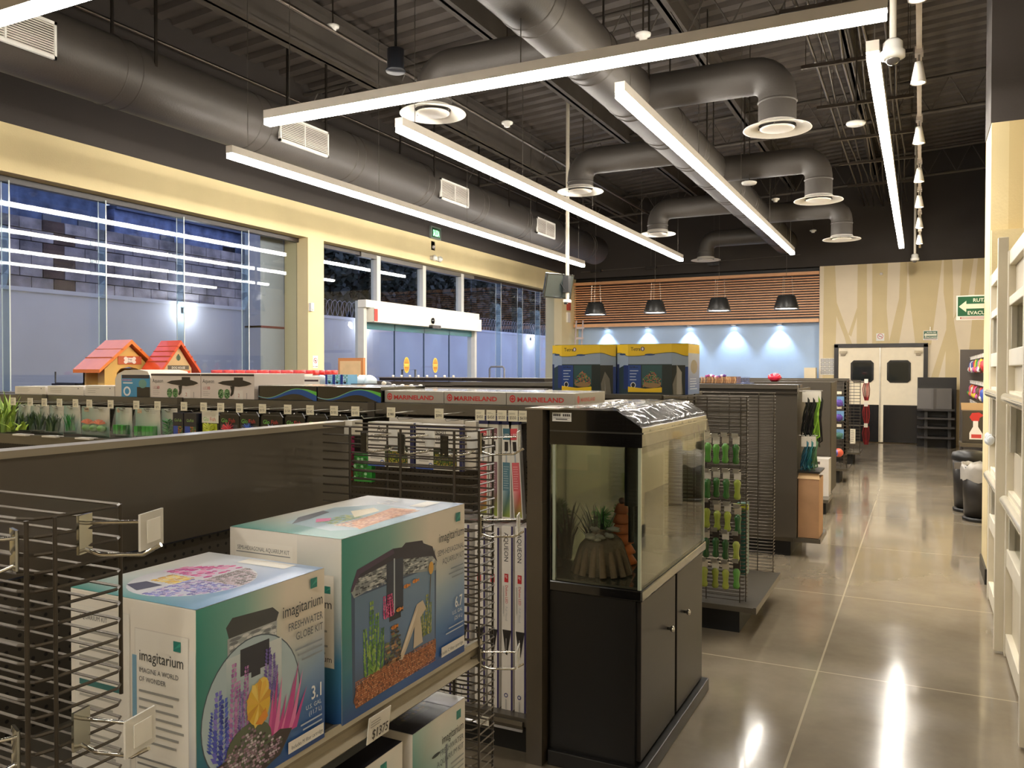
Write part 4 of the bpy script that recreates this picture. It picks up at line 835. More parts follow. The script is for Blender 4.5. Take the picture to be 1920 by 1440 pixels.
A.rect(.31,.47,.44,.79,(44,52,70)); A.rect(.365,.47,.375,.80,(170,180,190)); A.rect(.33,.44,.42,.48,(30,34,46))
A.poly([(.09,.05),(.70,.07),(.72,.11),(.72,.19),(.55,.18),(.40,.21),(.24,.20),(.10,.17),(.075,.10)],(140,84,52)); A.spk(900,.085,.055,.715,.20,.0085,[(196,124,78),(160,92,56),(216,160,116),(96,54,36),(180,104,62)])
[A.plant(x,.18,x+dx,y1,15,.032,[(96,146,58),(130,170,74),(74,116,50),(156,186,90)]) for x,dx,y1 in ((.17,-.02,.46),(.20,.0,.60),(.23,.01,.52),(.26,.02,.42),(.215,-.03,.36))]; [A.plant(x,.24,x+dx,y1,12,.022,[(150,160,70),(116,136,64),(184,180,100)]) for x,dx,y1 in ((.60,.0,.40),(.63,.01,.50),(.66,.01,.44))]
A.poly([(.40,.19),(.44,.27),(.50,.38),(.55,.47),(.60,.48),(.63,.42),(.58,.38),(.60,.22),(.52,.21),(.53,.34),(.47,.24),(.43,.18)],(206,190,166)); A.poly([(.42,.22),(.50,.37),(.56,.45),(.53,.38),(.45,.24)],(226,214,194)); A.streaks(.29,.19,.42,.41,16,.035,[(90,70,50),(60,56,44),(150,110,70),(110,120,80),(180,140,90)],lambda x,y: abs(x-.36)<.075*(1.15-(y-.19)/.28))
[A.plant(x,.46,x-.01,.60,8,.022,[(214,70,130),(190,50,110),(230,110,160)]) for x in (.30,.33,.35)]; A.poly([(.655,.44),(.66,.44),(.675,.64),(.668,.64)],(90,80,50)); A.ell(.672,.66,.022,.04,(220,170,80),12)
for x,y in ((.46,.61),(.40,.49),(.36,.40),(.53,.62)): fish(A,x,y,.022,(230,140,50),(30,30,30))
A.text('imagitarium',.98,.80,.085,IT,'r',.0,.8); leafmark(A,.90,.90,.045); A.text('SEMI-HEXAGONAL',.98,.715,.052,(84,92,98),'r',0,.76); A.text('AQUARIUM KIT',.98,.655,.052,(84,92,98),'r',0,.76); A.lines(3,.975,.60,.80,.03,(130,140,150),.009)
A.text('6.7',.965,.335,.10,(236,240,240),'r',.012,.8); A.text('U.S. GAL',.965,.295,.035,(220,228,232),'r'); A.text('(25.4 L)',.965,.255,.035,(220,228,232),'r'); A.lines(2,.975,.215,.80,.028,(180,196,210),.008)
A.rect(.76,.055,.985,.12,(234,230,222)); A.text('Includes C filter cartridge',.97,.07,.032,(70,80,90),'r',0,.9)
m.build('front_artwork','print',B2)
m=MB(); A=Art(m,(-1.29,1.268,.858),(.29,0,0),(0,0,.364)); A.grad(.62,0,1,1,[[(30,66,118),(38,78,136)],[(48,96,140),(60,120,150)],[(150,170,176),(190,196,192)],[(226,220,208),(228,222,210)]]); A.rect(0,0,.62,1,(228,222,210)); A.rect(.05,.02,.58,.93,(232,227,216))
A.text('SEMI-HEXAGONAL AQUARIUM KIT',.07,.88,.034,(80,84,88),'l',0,.72); A.rect(.06,.865,.56,.87,(120,124,126)); A.text('AQUARIUM KIT',.07,.81,.03,(96,100,102),'l',0,.8); A.lines(8,.07,.76,.5,.05,(170,168,160),.012)
A.rect(.60,.30,.94,.80,(214,208,196)); A.rect(.605,.305,.935,.795,(230,224,212)); leafmark(A,.86,.70,.05); A.text('imagitarium',.92,.62,.07,IT,'r'); A.lines(6,.63,.57,.9,.04,(150,150,146),.012); A.text('imagitarium',.92,.33,.05,IT,'r')
m.build('side_artwork','print',B2)
m=MB(); A=Art(m,(-1.0,1.268,1.222),(0,.477,0),(-.29,0,0)); A.grad(0,0,1,1,[[(64,140,132),(110,160,176),(140,170,200),(150,176,210)],[(60,140,128),(130,170,176),(190,200,214),(206,212,224)],[(66,144,130),(210,206,192),(236,230,214),(220,220,220)]])
A.poly([(.12,.25),(.18,.75),(.60,.85),(.78,.60),(.74,.2),(.2,.1)],(150,176,186)); A.poly([(.2,.1),(.74,.2),(.72,.42),(.5,.36),(.3,.3)],(214,140,92)); A.streaks(.22,.14,.72,.36,12,.02,[(226,160,110),(190,110,70),(240,190,150),(206,130,84)]); A.streaks(.24,.38,.46,.56,8,.03,[(150,170,80),(190,190,90),(110,140,60),(130,176,190)]); A.poly([(.42,.42),(.55,.62),(.68,.55),(.62,.42)],(238,226,196)); A.poly([(.24,.55),(.3,.5),(.36,.56),(.31,.64)],(220,90,150)); A.poly([(.16,.66),(.3,.80),(.5,.83),(.48,.74),(.3,.68)],(50,56,70))
A.rect(.80,.2,.97,.34,(240,236,228)); A.text('6.7',.93,.55,.2,(240,240,240),'r',.01)
m.build('top_artwork','print',B2)
# --- globe kit
B1=carton('aquarium_kit_box','teal and white freshwater globe kit box, left one on the kit shelf','box',-1.296,-1.0,.911,1.216,.858,1.178,(232,226,214))
m=MB(); A=Art(m,(-1.0,.911,.858),(0,.305,0),(0,0,.32)); A.grad(0,0,1,1,[[r[0],r[1],r[2],r[3]] for r in GB])
A.poly([(.20+.0,.86),(.245,.90),(.55,.88),(.60,.84),(.58,.80),(.22,.80)],(70,72,74)); A.poly([(.21,.80),(.585,.80),(.58,.70),(.21,.70)],(168,174,176)); A.streaks(.22,.705,.58,.795,5,.06,[(120,124,128),(210,212,212),(160,166,168)])
A.ell(.40,.39,.375,.375,(80,92,104),40); A.ell(.40,.39,.368,.368,(176,196,204),40); A.grad(.2,.45,.62,.7,[[(150,180,190),(196,208,210)],[(196,208,212),(214,220,220)]])
A.poly([(.30,.72),(.52,.72),(.52,.58),(.45,.58),(.45,.55),(.38,.55),(.38,.58),(.30,.58)],(54,56,66))
inb=lambda x,y:(x-.40)**2+(y-.39)**2<.355**2
for x,y0,y1,L_,cs in ((.10,.2,.46,.05,0),(.135,.1,.55,.06,1),(.175,.08,.50,.06,0),(.215,.1,.38,.05,1),(.245,.25,.66,.04,2),(.275,.2,.56,.04,2),(.335,.3,.62,.035,2),(.30,.3,.5,.03,3),(.50,.35,.66,.05,3),(.535,.4,.62,.05,3),(.56,.36,.55,.04,3)):
    A.plant(x,y0,x+.01,y1,16,L_,[[(64,84,180),(90,110,206),(50,64,150)],[(110,110,206),(140,130,214),(80,90,190)],[(176,116,180),(196,146,196),(150,96,160)],[(120,100,176),(150,130,196),(104,90,160)]][cs],inb)
for k in range(9):
    x=.52+.025*k; A.poly([(x-.03,.16),(x+.02,.16),(x+.03+.01*k,.36+.09*math.sin(k*1.3)+.08)],random.choice([(214,96,160),(196,76,146),(230,130,180)]))
A.poly([q for q in [(.08,.18),(.12,.10),(.2,.05),(.4,.02),(.6,.06),(.70,.17),(.6,.20),(.45,.17),(.3,.19)]],(70,62,60)); A.ell(.36,.20,.17,.12,(96,104,84),20); A.streaks(.14,.05,.62,.30,18,.022,[(150,120,140),(200,190,200),(70,64,64),(110,100,110),(176,150,170),(90,104,80)],lambda x,y:inb(x,y) and y<.30-.6*abs(x-.36))
A.ell(.43,.40,.09,.115,(232,190,70),20); A.ell(.46,.47,.05,.06,(240,206,100),16); [A.poly([(.43,.40),(.43+.085*math.cos(a-.22),.40+.11*math.sin(a-.22)),(.43+.10*math.cos(a),.40+.13*math.sin(a)),(.43+.085*math.cos(a+.2),.40+.11*math.sin(a+.2))],random.choice([(246,214,110),(214,160,60),(150,110,50),(236,190,80)])) for a in (.3,1.0,1.5,2.1,2.8,3.6,4.4,5.3)]; A.poly([(.40,.30),(.45,.28),(.5,.31),(.48,.36)],(230,150,60))
A.text('imagitarium',.97,.80,.095,IT,'r',0,.76); leafmark(A,.86,.91,.06); A.text('FRESHWATER',.97,.715,.062,(84,92,98),'r',0,.76); A.text('GLOBE KIT',.97,.65,.062,(84,92,98),'r',0,.76); A.lines(3,.965,.59,.72,.034,(140,148,156),.010)
A.text('3.1',.955,.27,.11,(240,242,242),'r',.012,.8); A.text('U.S. GAL',.955,.225,.036,(220,228,232),'r'); A.text('(11.7 L)',.955,.185,.036,(220,228,232),'r'); A.lines(2,.96,.15,.76,.03,(180,196,210),.009); A.rect(.66,.035,.975,.10,(234,230,222)); A.text('Includes M filter cartridge',.965,.05,.032,(70,80,90),'r',0,.8)
m.build('front_artwork','print',B1)
m=MB(); A=Art(m,(-1.296,.911,.858),(.296,0,0),(0,0,.32)); A.grad(.86,0,1,.8,[[(70,100,150),(180,190,200)],[(170,190,200),(216,214,206)],[(230,226,216),(230,226,216)]]); 
A.rect(.04,.03,.50,.92,(226,222,212)); A.rect(.045,.035,.495,.915,(232,228,218)); A.rect(.54,.10,.95,.86,(214,208,198)); A.rect(.545,.105,.945,.855,(232,228,218)); A.rect(.52,.30,.555,.72,(120,164,190))
A.text('AQUARIUM KIT',.08,.85,.035,(96,100,102),'l',0,.9); A.lines(5,.08,.78,.46,.045,(168,166,158),.013); A.rect(.08,.50,.42,.53,(40,110,110)); A.lines(7,.08,.44,.46,.05,(176,174,166),.013)
leafmark(A,.84,.78,.055); A.text('imagitarium',.575,.70,.08,IT,'l',0,.84); A.text('IMAGINE A WORLD',.575,.64,.035,(90,94,98),'l',0,.9); A.text('OF WONDER',.575,.595,.035,(90,94,98),'l',0,.9); A.lines(7,.575,.54,.92,.042,(150,150,146),.012)
A.lines(2,.56,.20,.9,.03,(130,130,128),.010)
for k in range(30): A.rect(.6+k*.0085,.04,.6+k*.0085+random.choice((.002,.004)),.13,(40,40,40))
m.build('side_artwork','print',B1)
m=MB(); A=Art(m,(-1.0,.911,1.178),(0,.305,0),(-.296,0,0)); A.grad(0,0,1,1,[[(84,140,180),(110,150,200),(130,160,206),(150,180,216)],[(70,146,150),(170,196,204),(210,216,224),(190,204,224)],[(66,148,136),(216,220,214),(238,234,222),(226,226,226)]])
A.ell(.43,.5,.36,.36,(214,214,220),32); inb2=lambda x,y:(x-.43)**2+(y-.5)**2<.35**2
A.streaks(.08,.15,.44,.52,14,.03,[(110,110,200),(140,140,214),(90,80,170),(190,160,210),(206,206,226)],inb2); A.streaks(.44,.15,.8,.44,11,.025,[(120,100,96),(176,150,160),(90,76,76),(204,180,190)],inb2); A.streaks(.30,.52,.46,.72,7,.05,[(240,196,80),(220,170,60),(246,220,130)],inb2); A.streaks(.48,.46,.8,.84,11,.05,[(226,90,160),(240,150,196),(200,70,150),(226,206,226)],inb2); A.poly([(.12,.6),(.26,.56),(.28,.72),(.18,.76)],(70,70,100))
A.rect(.86,.2,.97,.6,(240,236,228)); m.build('top_artwork','print',B1)
# --- boxes on the shelf below
for k,(ya,yb,z1,lb) in enumerate(((1.515,1.748,.742,'smaller teal freshwater kit box under the shelf, right one'),(1.02,1.475,.744,'dark topped kit box under the shelf, left one'))):
    B=carton('aquarium_kit_box',lb,'box',-1.27,-1.0,ya,yb,.382,z1,(226,220,208)); m=MB(); A=Art(m,(-1.0,ya,.382),(0,yb-ya,0),(0,0,z1-.382))
    A.grad(0,0,1,1,[[(48,110,150),(60,120,160),(70,120,170)],[(60,140,134),(140,180,180),(190,200,200)],[(64,146,134),(180,204,196),(232,226,214)],[(150,190,180),(228,222,210),(234,228,216)]]); s=.6 if k==0 else .35
    A.ell(.40,.36,.30,.30,(110,140,150),28); A.ell(.40,.36,.29,.29,(170,196,204),28); A.rect(.38,.4,.5,.62,(90,80,110)); A.rect(.60,.3,.64,.78,(120,130,136)); A.ell(.42,.76,.08,.012,(50,60,60),10); A.spk(160,.2,.1,.6,.4,.03,[(120,90,140),(200,120,170),(60,80,60)])
    A.text('imagitarium',.965,.80,.08,IT,'r',0,.76); leafmark(A,.82,.89,.09 if k==0 else .05); A.text('FRESHWATER',.965,.73,.055,(110,120,122),'r',0,.9); A.text('AQUARIUM KIT',.965,.67,.055,(110,120,122),'r',0,.9); A.lines(4,.965,.62,.6,.035,(160,166,164),.012); m.build('front_artwork','print',B)
    m=MB(); A=Art(m,(-1.0,ya,z1),(0,yb-ya,0),(-.27,0,0)); A.rect(0,0,1,1,(30,28,36)); A.poly([(.1,.2),(.6,.15),(.8,.5),(.4,.7)],(60,58,52)); A.spk(90,.2,.2,.7,.5,.03,[(110,90,60),(60,60,50),(80,70,90)])
    if k==0: A.grad(.72,0,1,1,[[(150,150,170),(220,216,210)],[(190,186,196),(232,228,220)]])
    else: A.rect(.62,.2,.95,.3,(150,156,160))
    m.build('top_artwork','print',B)
# shelf price label
t=thing('shelf_price_label','white 1375 price label clipped to the kit shelf edge','price label',(-.995,1.36,.80)); m=MB(); m.prism([(0,0),(.075,0),(.075,.055),(0,.055)],(-.992,1.335,.795),(0,1,0),(.12,0,1),.002,(236,232,222)); m.build('label_card','print',t)
m=MB(); A=Art(m,(-.9895,1.335,.795),(0,.075,0),(.0066,0,.055)); A.text('$1375',.92,.12,.5,(60,58,56),'r',.01,.8); A.lines(3,.08,.8,.6,.1,(160,156,150),.03); m.build('label_print','print',t)
# ================================================================= GOODS ON THE PLANT ROW
def gcard(A,c0,c1): A.grad(0,0,1,1,[[mix(c0,(20,20,20),.5),mix(c0,(40,40,40),.3)],[c0,mix(c0,c1,.6)],[mix(c0,c1,.3),c1],[mix(c0,c1,.4),c1]])
def pouch(x0,x1,zt,zb,y,kind,lb,tilt=0):
    t=thing('plant_pouch' if kind!='glo' else 'ornament_pouch',lb,'aquarium plant',((x0+x1)/2,y,zb),'hanging pouches on the plant row'); w=x1-x0; h=zt-zb
    c0={'green':(56,128,116),'flower':(60,132,112),'olive':(70,120,110),'block':(66,132,116)}.get(kind,(40,90,84)); c1=(226,220,206)
    b=MB(); b.X=Matrix.Translation((x0,y+.012,zb))@Matrix.Rotation(tilt,4,'Y'); b.box((0,0,0),(w,.002,h),(214,212,198)); q=b.build('backing_card','print',t)
    m=MB(); m.X=b.X; A=Art(m,(0,-.0003,0),(w,0,0),(0,0,h)); gcard(A,c0,c1); A.lines(3,.45,.93,.95,.05,(170,166,156),.012); A.ell(.5,.96,.1,.02,(40,40,36),10)
    if kind in ('block','flower'): A.spk(16,.08,.82,.26,.96,.05,[(230,140,60),(240,180,110)])
    m.build('card_print','print',q)
    m=MB(); m.X=b.X; cx=w/2; G=[(50,140,56),(70,160,70),(36,110,44)]
    if kind=='green': blades(m,(cx,-.008,.02),60,h*.66,.012,G,.35)
    elif kind=='olive': blades(m,(cx,-.008,.02),46,h*.7,.016,[(60,86,50),(80,100,60),(44,66,44)],.45); 
    elif kind=='block':
        for i in range(5): m.box((w*.12+i*w*.155,-.03,.02),(w*.12+(i+.86)*w*.155,-.002,h*.42),random.choice(G))
    elif kind=='tuft':
        for i in range(90): a=random.uniform(0,6.28); z=random.uniform(.1,.62)*h; r_=w*.34; m.tube([(cx,-.01,z),(cx+r_*math.cos(a),-.012+.02*math.sin(a),z+.014)],[.004,.001],random.choice(G),4,False)
    elif kind=='flower':
        for i in (-1,1,0): m.ball((cx+i*w*.27,-.012,h*.28),(w*.15,.02,h*.12),(104,150,80),10,8,.1)
        for i in range(120): a=random.uniform(.2,2.9); s=random.choice((-.5,.5)); m.tube([(cx+s*w*.42,-.014,h*.42),(cx+s*w*.42+w*.24*math.cos(a),-.016,h*.42+h*.17*math.sin(a))],[.003,.001],random.choice([(236,120,60),(246,160,100),(224,90,60)]),4,False)
    m.build('plastic_plant','foliage',t)
    m=MB(); m.X=b.X; m.add([(0,-.0,h),(w,-.0,h),(w,-.012,h*.75),(0,-.012,h*.75),(w,-.036,h*.08),(0,-.036,h*.08),(w,0,0),(0,0,0)],[(0,1,2,3),(3,2,4,5),(5,4,6,7),(0,3,5,7),(1,6,4,2)],(236,236,230)); m.build('clear_film','film',t)
PO=[(-4.80,-4.69,'olive','teal plant pouch with a white sticker'),(-4.68,-4.60,'olive','dark narrow plant pouch with a white sticker'),(-4.60,-4.52,'olive','narrow pouch with a dull green plant'),(-4.51,-4.39,'olive','pouch with an olive leafed plant'),(-4.38,-4.24,'green','pouch with a bright green bladed plant'),(-4.23,-4.0,'flower','wide pouch with orange flowers and green bulbs'),(-3.95,-3.82,'block','pouch with a short green grass mat, beside the black gap'),(-3.79,-3.60,'block','wide teal pouch with a green grass mat'),(-3.585,-3.47,'tuft','pouch with a tall bushy green plant')]
for k,(a,b,kd,lb) in enumerate(PO): pouch(a,b,1.345,1.178+(.0 if k%2 else .004),3.04,kd,lb+', hanging on the plant row',random.uniform(-.04,.04))
m=MB(); blades(m,(-4.86,3.02,1.18),46,.27,.022,[(150,176,70),(176,196,96),(120,150,60)],.8); blades(m,(-4.70,2.99,1.20),16,.07,.03,[(170,196,80)],1.2); m.build('loose_plastic_plant','foliage',label='tall yellow green plastic plant standing out above the left tags',cat='aquarium plant')
def ornament(x0,x1,zt,y,fill,lb,body=(22,22,24),head='dark'):
    t=thing('ornament_pouch',lb,'aquarium ornament',((x0+x1)/2,y,1.178),'hanging pouches on the plant row'); w=x1-x0; zb=1.178; h=zt-zb
    m=MB(); m.prism([(0,0),(w,0),(w,h*.86),(w*.86,h),(w*.14,h),(0,h*.86)],(x0,y,zb),(1,0,0),(0,0,1),.006,body); q=m.build('backing_card','print',t)
    m=MB(); A=Art(m,(x0,y-.0062,zb),(w,0,0),(0,0,h))
    if head=='white': A.rect(.02,.62,.98,1,(232,228,214)); A.rect(.06,.05,.9,.6,mix(fill,(255,255,255),.1)); A.text('Glo',.1,.68,.17,(110,190,90),'l',0,.9); A.text('Fish',.48,.68,.17,(190,60,60),'l',0,.9)
    else: A.rect(.08,.08,.92,.60,(70,72,78)); A.text('Glo',.08,.66,.17,(120,200,90),'l',.0,1.0); A.text('Fish',.46,.66,.17,(190,60,60),'l',.0,1.0); A.rect(.1,.9,.9,.93,(70,70,74))
    m.build('card_print','print',q)
    m=MB()
    for i in range(110): a=random.uniform(0,3.14); z=random.uniform(.06,.5)*h; m.tube([(x0+w/2,y-.014,z+zb),(x0+w/2+w*.33*math.cos(a),y-.018,zb+z+.03*math.sin(a))],[.004,.0015],mix(fill,(255,255,255),random.uniform(0,.35)),4,False)
    m.ball((x0+w/2,y-.016,zb+h*.25),(w*.24,.012,h*.17),fill,10,8,.15); m.build('coloured_plant','foliage',t)
for a,b,f,hd,lb in [(-3.27,-3.15,(196,206,50),'white','yellow plastic plant pack with a white glowing fish header'),(-3.145,-3.015,(214,40,50),'dark','black pack with a red plastic plant'),(-3.01,-2.885,(30,80,190),'dark','black pack with a blue plastic plant'),(-2.87,-2.735,(120,150,220),'dark','black pack with a pale blue plastic plant'),(-2.72,-2.60,(226,80,100),'dark','black pack with a red and white plant'),(-2.585,-2.465,(196,60,60),'dark','black pack, second from right behind the header panel'),(-2.455,-2.345,(120,60,120),'dark','black pack with small letters, beside the wire basket')]:
    ornament(a,b,1.345,3.03,f,lb+', on the plant row',head=hd)
for a,b,lb in [(-3.45,-3.375,'small navy blue decor box on the plant row shelf'),(-3.37,-3.28,'small black decor box next to the yellow pack')]:
    t=carton('decor_box',lb,'box',a,b,3.0,3.05,1.178,1.33,(24,26,44)); m=MB(); A=Art(m,(a,3.0,1.178),(b-a,0,0),(0,0,.152)); A.text('GloFish',.5,.7,.14,(150,190,110),'c',0,.8); A.rect(.08,.08,.5,.55,(30,70,170)); A.spk(40,.5,.08,.95,.55,.05,[(120,150,80),(190,120,60),(60,120,60)]); m.build('front_print','print',t)
for a,b,z0,z1,c,lb in [(-2.43,-2.39,1.10,1.30,(196,70,120),'pink pack seen through the left end of the second wire basket'),(-2.37,-2.27,1.03,1.16,(50,150,60),'green plant pack behind the left end of the second wire basket'),(-2.44,-2.40,1.03,1.09,(200,70,60),'small red pack low behind the second wire basket'),(-2.42,-2.26,.88,.92,(30,90,200),'blue bag lying low behind the second wire basket')]:
    t=carton('small_pack',lb,'pack',a,b,3.10,3.38 if z0<.9 else 3.13,z0,z1,c); m=MB(); A=Art(m,(a,3.08,z0),(b-a,0,0),(0,0,z1-z0)); A.spk(30,.1,.1,.9,.9,.08,[mix(c,(255,255,255),.5),mix(c,(0,0,0),.4)]); m.build('front_print','print',t)
# clip-on light boxes
for k,(a,b,zt) in enumerate(((-2.253,-2.007,1.315),(-1.993,-1.755,1.312))):
    t=carton('clip_light_box',['white clip-on LED light box with a planted tank picture, left of the pair','white clip-on LED light box with a planted tank picture, right of the pair'][k],'box',a,b,3.05,3.12,1.115,zt,(230,226,218),'clip-on light boxes'); m=MB(); A=Art(m,(a,3.05,1.115),(b-a,0,0),(0,0,zt-1.115))
    A.text('Aqueon',.42,.80,.17,(52,54,60),'c',0,1.0); A.text('Clip-On LED Light',.45,.64,.12,(90,92,96),'c',0,.9); A.rect(0,.93,1,.97,(30,34,78)); A.rect(.93,0,1,.93,(34,38,84)); A.lines(6,.06,.55,.34,.075,(160,158,154),.018)
    A.rect(.38,.02,.88,.5,(38,52,32)); A.spk(210,.39,.03,.87,.36,.05,[(70,100,40),(110,130,50),(180,140,60),(50,76,36),(196,190,60)]); A.rect(.56,.38,.76,.5,(140,150,150)); A.rect(.5,.36,.84,.39,(210,214,216)); A.rect(0,0,.38,.03,(60,90,170)); A.ell(.32,.09,.045,.06,(60,90,160),14); A.ell(.32,.09,.03,.04,(230,230,230),12); m.build('front_print','print',t)
    m=MB(); A=Art(m,(b,3.05,1.115),(0,.07,0),(0,0,zt-1.115)); A.rect(0,0,.25,1,(34,38,84)); A.lines(9,.35,.5,.9,.05,(150,146,140),.02); m.build('side_print','print',t)
for a,b,y,lb in ((-1.755,-1.70,3.07,'beige edged light box standing sideways right of the clip-on light pair'),(-2.2,-1.80,3.14,'white light box behind the clip-on light pair')): carton('clip_light_box',lb,'box',a,b-.001,y+ (0 if a>-1.8 else .0),y+.09,1.12,1.33,(214,206,192))
# light tubes in slim packs
for k,(a,c,lb) in enumerate([(-1.66,(196,60,70),'slim red light tube pack, leftmost'),(-1.61,(120,80,90),'slim dark red light tube pack, second from left'),(-1.551,(60,110,130),'slim blue light tube pack, third from left'),(-1.495,(214,80,90),'slim red light tube pack leaning, rightmost')]):
    t=thing('light_tube_pack',lb+' of the hanging packs','light tube',(a+.022,3.03,.935),'hanging light tube packs'); b=MB(); b.X=Matrix.Translation((a,3.02,.935))@Matrix.Rotation([0,.0,.0,-.06][k],4,'Y'); b.box((0,0,0),(.042,.03,.39),(226,224,216)); q=b.build('pack_body','print',t)
    m=MB(); m.X=b.X; A=Art(m,(0,0,0),(.042,0,0),(0,0,.39)); A.rect(.1,.02,.9,.6,mix(c,(230,230,230),.15)); A.grad(.1,.02,.9,.3,[[(90,110,50),(150,170,70)],[mix(c,(255,255,255),.5),c]]); A.rect(.12,.84,.88,.96,c); A.rect(.3,.72,.7,.82,(30,28,34)); A.rect(.42,.6,.58,.72,(170,180,190)); A.text('LED',.5,.87,.05,(240,236,230),'c',0,.8); A.lines(10,.2,.55,.8,.025,mix(c,(255,255,255),.5),.008); m.build('pack_print','print',q)
    m=MB(); m.X=b.X; m.box((.0,.0,.39),(.044,.03,.425),(26,34,90)); m.build('header_card','print',t)
# tall fixture boxes on the base deck
BX=[(-2.075,-2.02),(-1.985,-1.93),(-1.90,-1.845),(-1.82,-1.762),(-1.735,-1.675),(-1.648,-1.60),(-1.587,-1.535),(-1.523,-1.472),(-1.463,-1.412)]
NM=['ninth','eighth','seventh','sixth','fifth','fourth','third','second','first']
for k,(a,b) in enumerate(BX):
    t=thing('light_fixture_box',f'tall white aquarium light box standing on the base deck, {NM[k]} from the brown end panel','box',((a+b)/2,3.1,.152),'tall light fixture boxes'); h=.755 if k<7 else .765
    MB().box((a,2.965,.152),(b,3.3,.152+h),(232,228,222)).build('carton_body','print',t,bev=.001)
    m=MB(); A=Art(m,(a,2.965,.152),(b-a,0,0),(0,0,h)); A.rect(.84,0,1,1,(44,34,92)); 
    # vertical lettering reads downward: a second art frame turned a quarter
    V=Art(m,(a+.0*(b-a),2.9643,.152+h),(0,0,-h),((b-a)*.84,0,0)); V.text('AQUEON',.035,.28,.62,(44,46,52),'l',0,1.05); V.rect(.255,.3,.30,.72,(200,40,50)); V.text('30"',.26,.36,.34,(240,236,232),'l',0,.8); V.text('Deluxe LED',.315,.42,.36,(196,60,66),'l',0,1.0); V.text('Full Hood',.43,.42,.34,(180,180,182),'l',0,1.0); V.lines(1,.32,.24,.5,.1,(180,178,176),.04); V.rect(.32,.16,.47,.2,(170,170,168))
    V.poly([(.555,.12),(.555,1.05),(.69,.62),(.685,.45)],(34,32,34)); V.rect(.60,.48,.67,.53,(200,200,200)); V.ell(.905,.5,.012,.2,(60,70,130),14); V.ell(.905,.5,.007,.12,(228,226,222),12); V.rect(.925,.44,.99,.56,(190,190,190))
    m.build('front_print','print',t)
    m=MB(); A=Art(m,(a,2.965,.152+h),(b-a,0,0),(0,.335,0)); A.rect(.08,.05,.92,.95,(226,214,208)); A.rect(.08,.3,.92,.33,(200,80,80)); A.rect(.08,.6,.92,.63,(60,60,90)); m.build('top_print','print',t)
t=thing('shelf_price_label','white price label on the base deck rail under the tall light boxes','price label',(-1.57,2.9,.11)); MB().box((-1.6,2.895,.115),(-1.545,2.899,.15),(236,232,220)).build('label_card','print',t)
m=MB(); A=Art(m,(-1.6,2.8945,.115),(.055,0,0),(0,0,.035)); A.text('$1000',.5,.2,.5,(60,60,60),'c',0,.8); m.build('label_print','print',t)
for k,x in enumerate((-4.62,-4.36,-4.08,-3.72,-3.35)):
    MB().box((x,2.90,1.176),(x+.12,2.95,1.184),(232,228,220)).build('shelf_label_holder','print',label=f'white label holder lying on the plant shelf edge, {["first","second","third","fourth","fifth"][k]} from the left',cat='label holder')
# ================================================================= ON TOP OF THE PLANT ROW
ZT=1.396
for k,(a,b,x2) in enumerate(((-2.303,-1.972,0),(-1.969,-1.649,0),(-1.646,-1.318,1))):
    t=carton('hood_box',f'flat grey box with red MARINELAND lettering, {["left","middle","right"][k]} of the three on the row top','box',a,b,3.25,3.62,ZT,ZT+.056,(176,170,160),'flat grey boxes'); m=MB(); A=Art(m,(a,3.25,ZT),(b-a,0,0),(0,0,.056))
    A.ell(.09,.5,.045,.3,(206,52,56),18); A.ell(.09,.5,.03,.18,(180,174,164),14); A.poly([(.06,.5),(.09,.65),(.12,.5),(.09,.35)],(206,52,56)); A.text('MARINELAND',.16,.28,.5,(206,52,56),'l',.03,1.28); m.build('front_print','print',t)
    m=MB(); A=Art(m,(b,3.25,ZT),(0,.37,0),(0,0,.056)); A.ell(.1,.5,.04,.3,(206,52,56),14); A.text('MARINELAND',.17,.32,.42,(206,80,76),'l',.02,1.2); m.build('side_print','print',t)
    MB().box((a-.0005,3.26,ZT+.0565),(b+.0005,3.62,ZT+.059),(210,206,196)).build('plastic_wrap','film',t)
for k,(a,b) in enumerate(((-3.085,-2.70),(-2.695,-2.31))):
    t=carton('light_hood_box',f'black box with blue and green wave, {["left","right"][k]} one','box',a,b,3.23,3.62,ZT,ZT+.072,(20,19,22),'black wave boxes',kind='gloss'); m=MB(); A=Art(m,(a,3.23,ZT),(b-a,0,0),(0,0,.072)); n=24
    w=lambda x:.45+.34*math.sin((x*1.25-.52)*math.pi*1.5) if 1 else 0
    for i in range(n):
        x0,x1=i/n,(i+1)/n; th=lambda x:.02+.42*max(0,min(1,(x-.12)*1.4)) 
        A.poly([(x0,w(x0)-th(x0)),(x1,w(x1)-th(x1)),(x1,w(x1)),(x0,w(x0))],(20,80,160)); A.poly([(x0,w(x0)),(x1,w(x1)),(x1,w(x1)+.05+(.22 if x1>.75 else 0)*(x1-.75)*4),(x0,w(x0)+.05+(.22 if x0>.75 else 0)*max(0,x0-.75)*4)],mix((150,190,180),(100,200,70),x0)); A.k-=.00015
    m.build('front_print','print',t); MB().box((a,3.235,ZT+.0725),(b,3.62,ZT+.075),(214,208,190)).build('plastic_wrap','film',t)
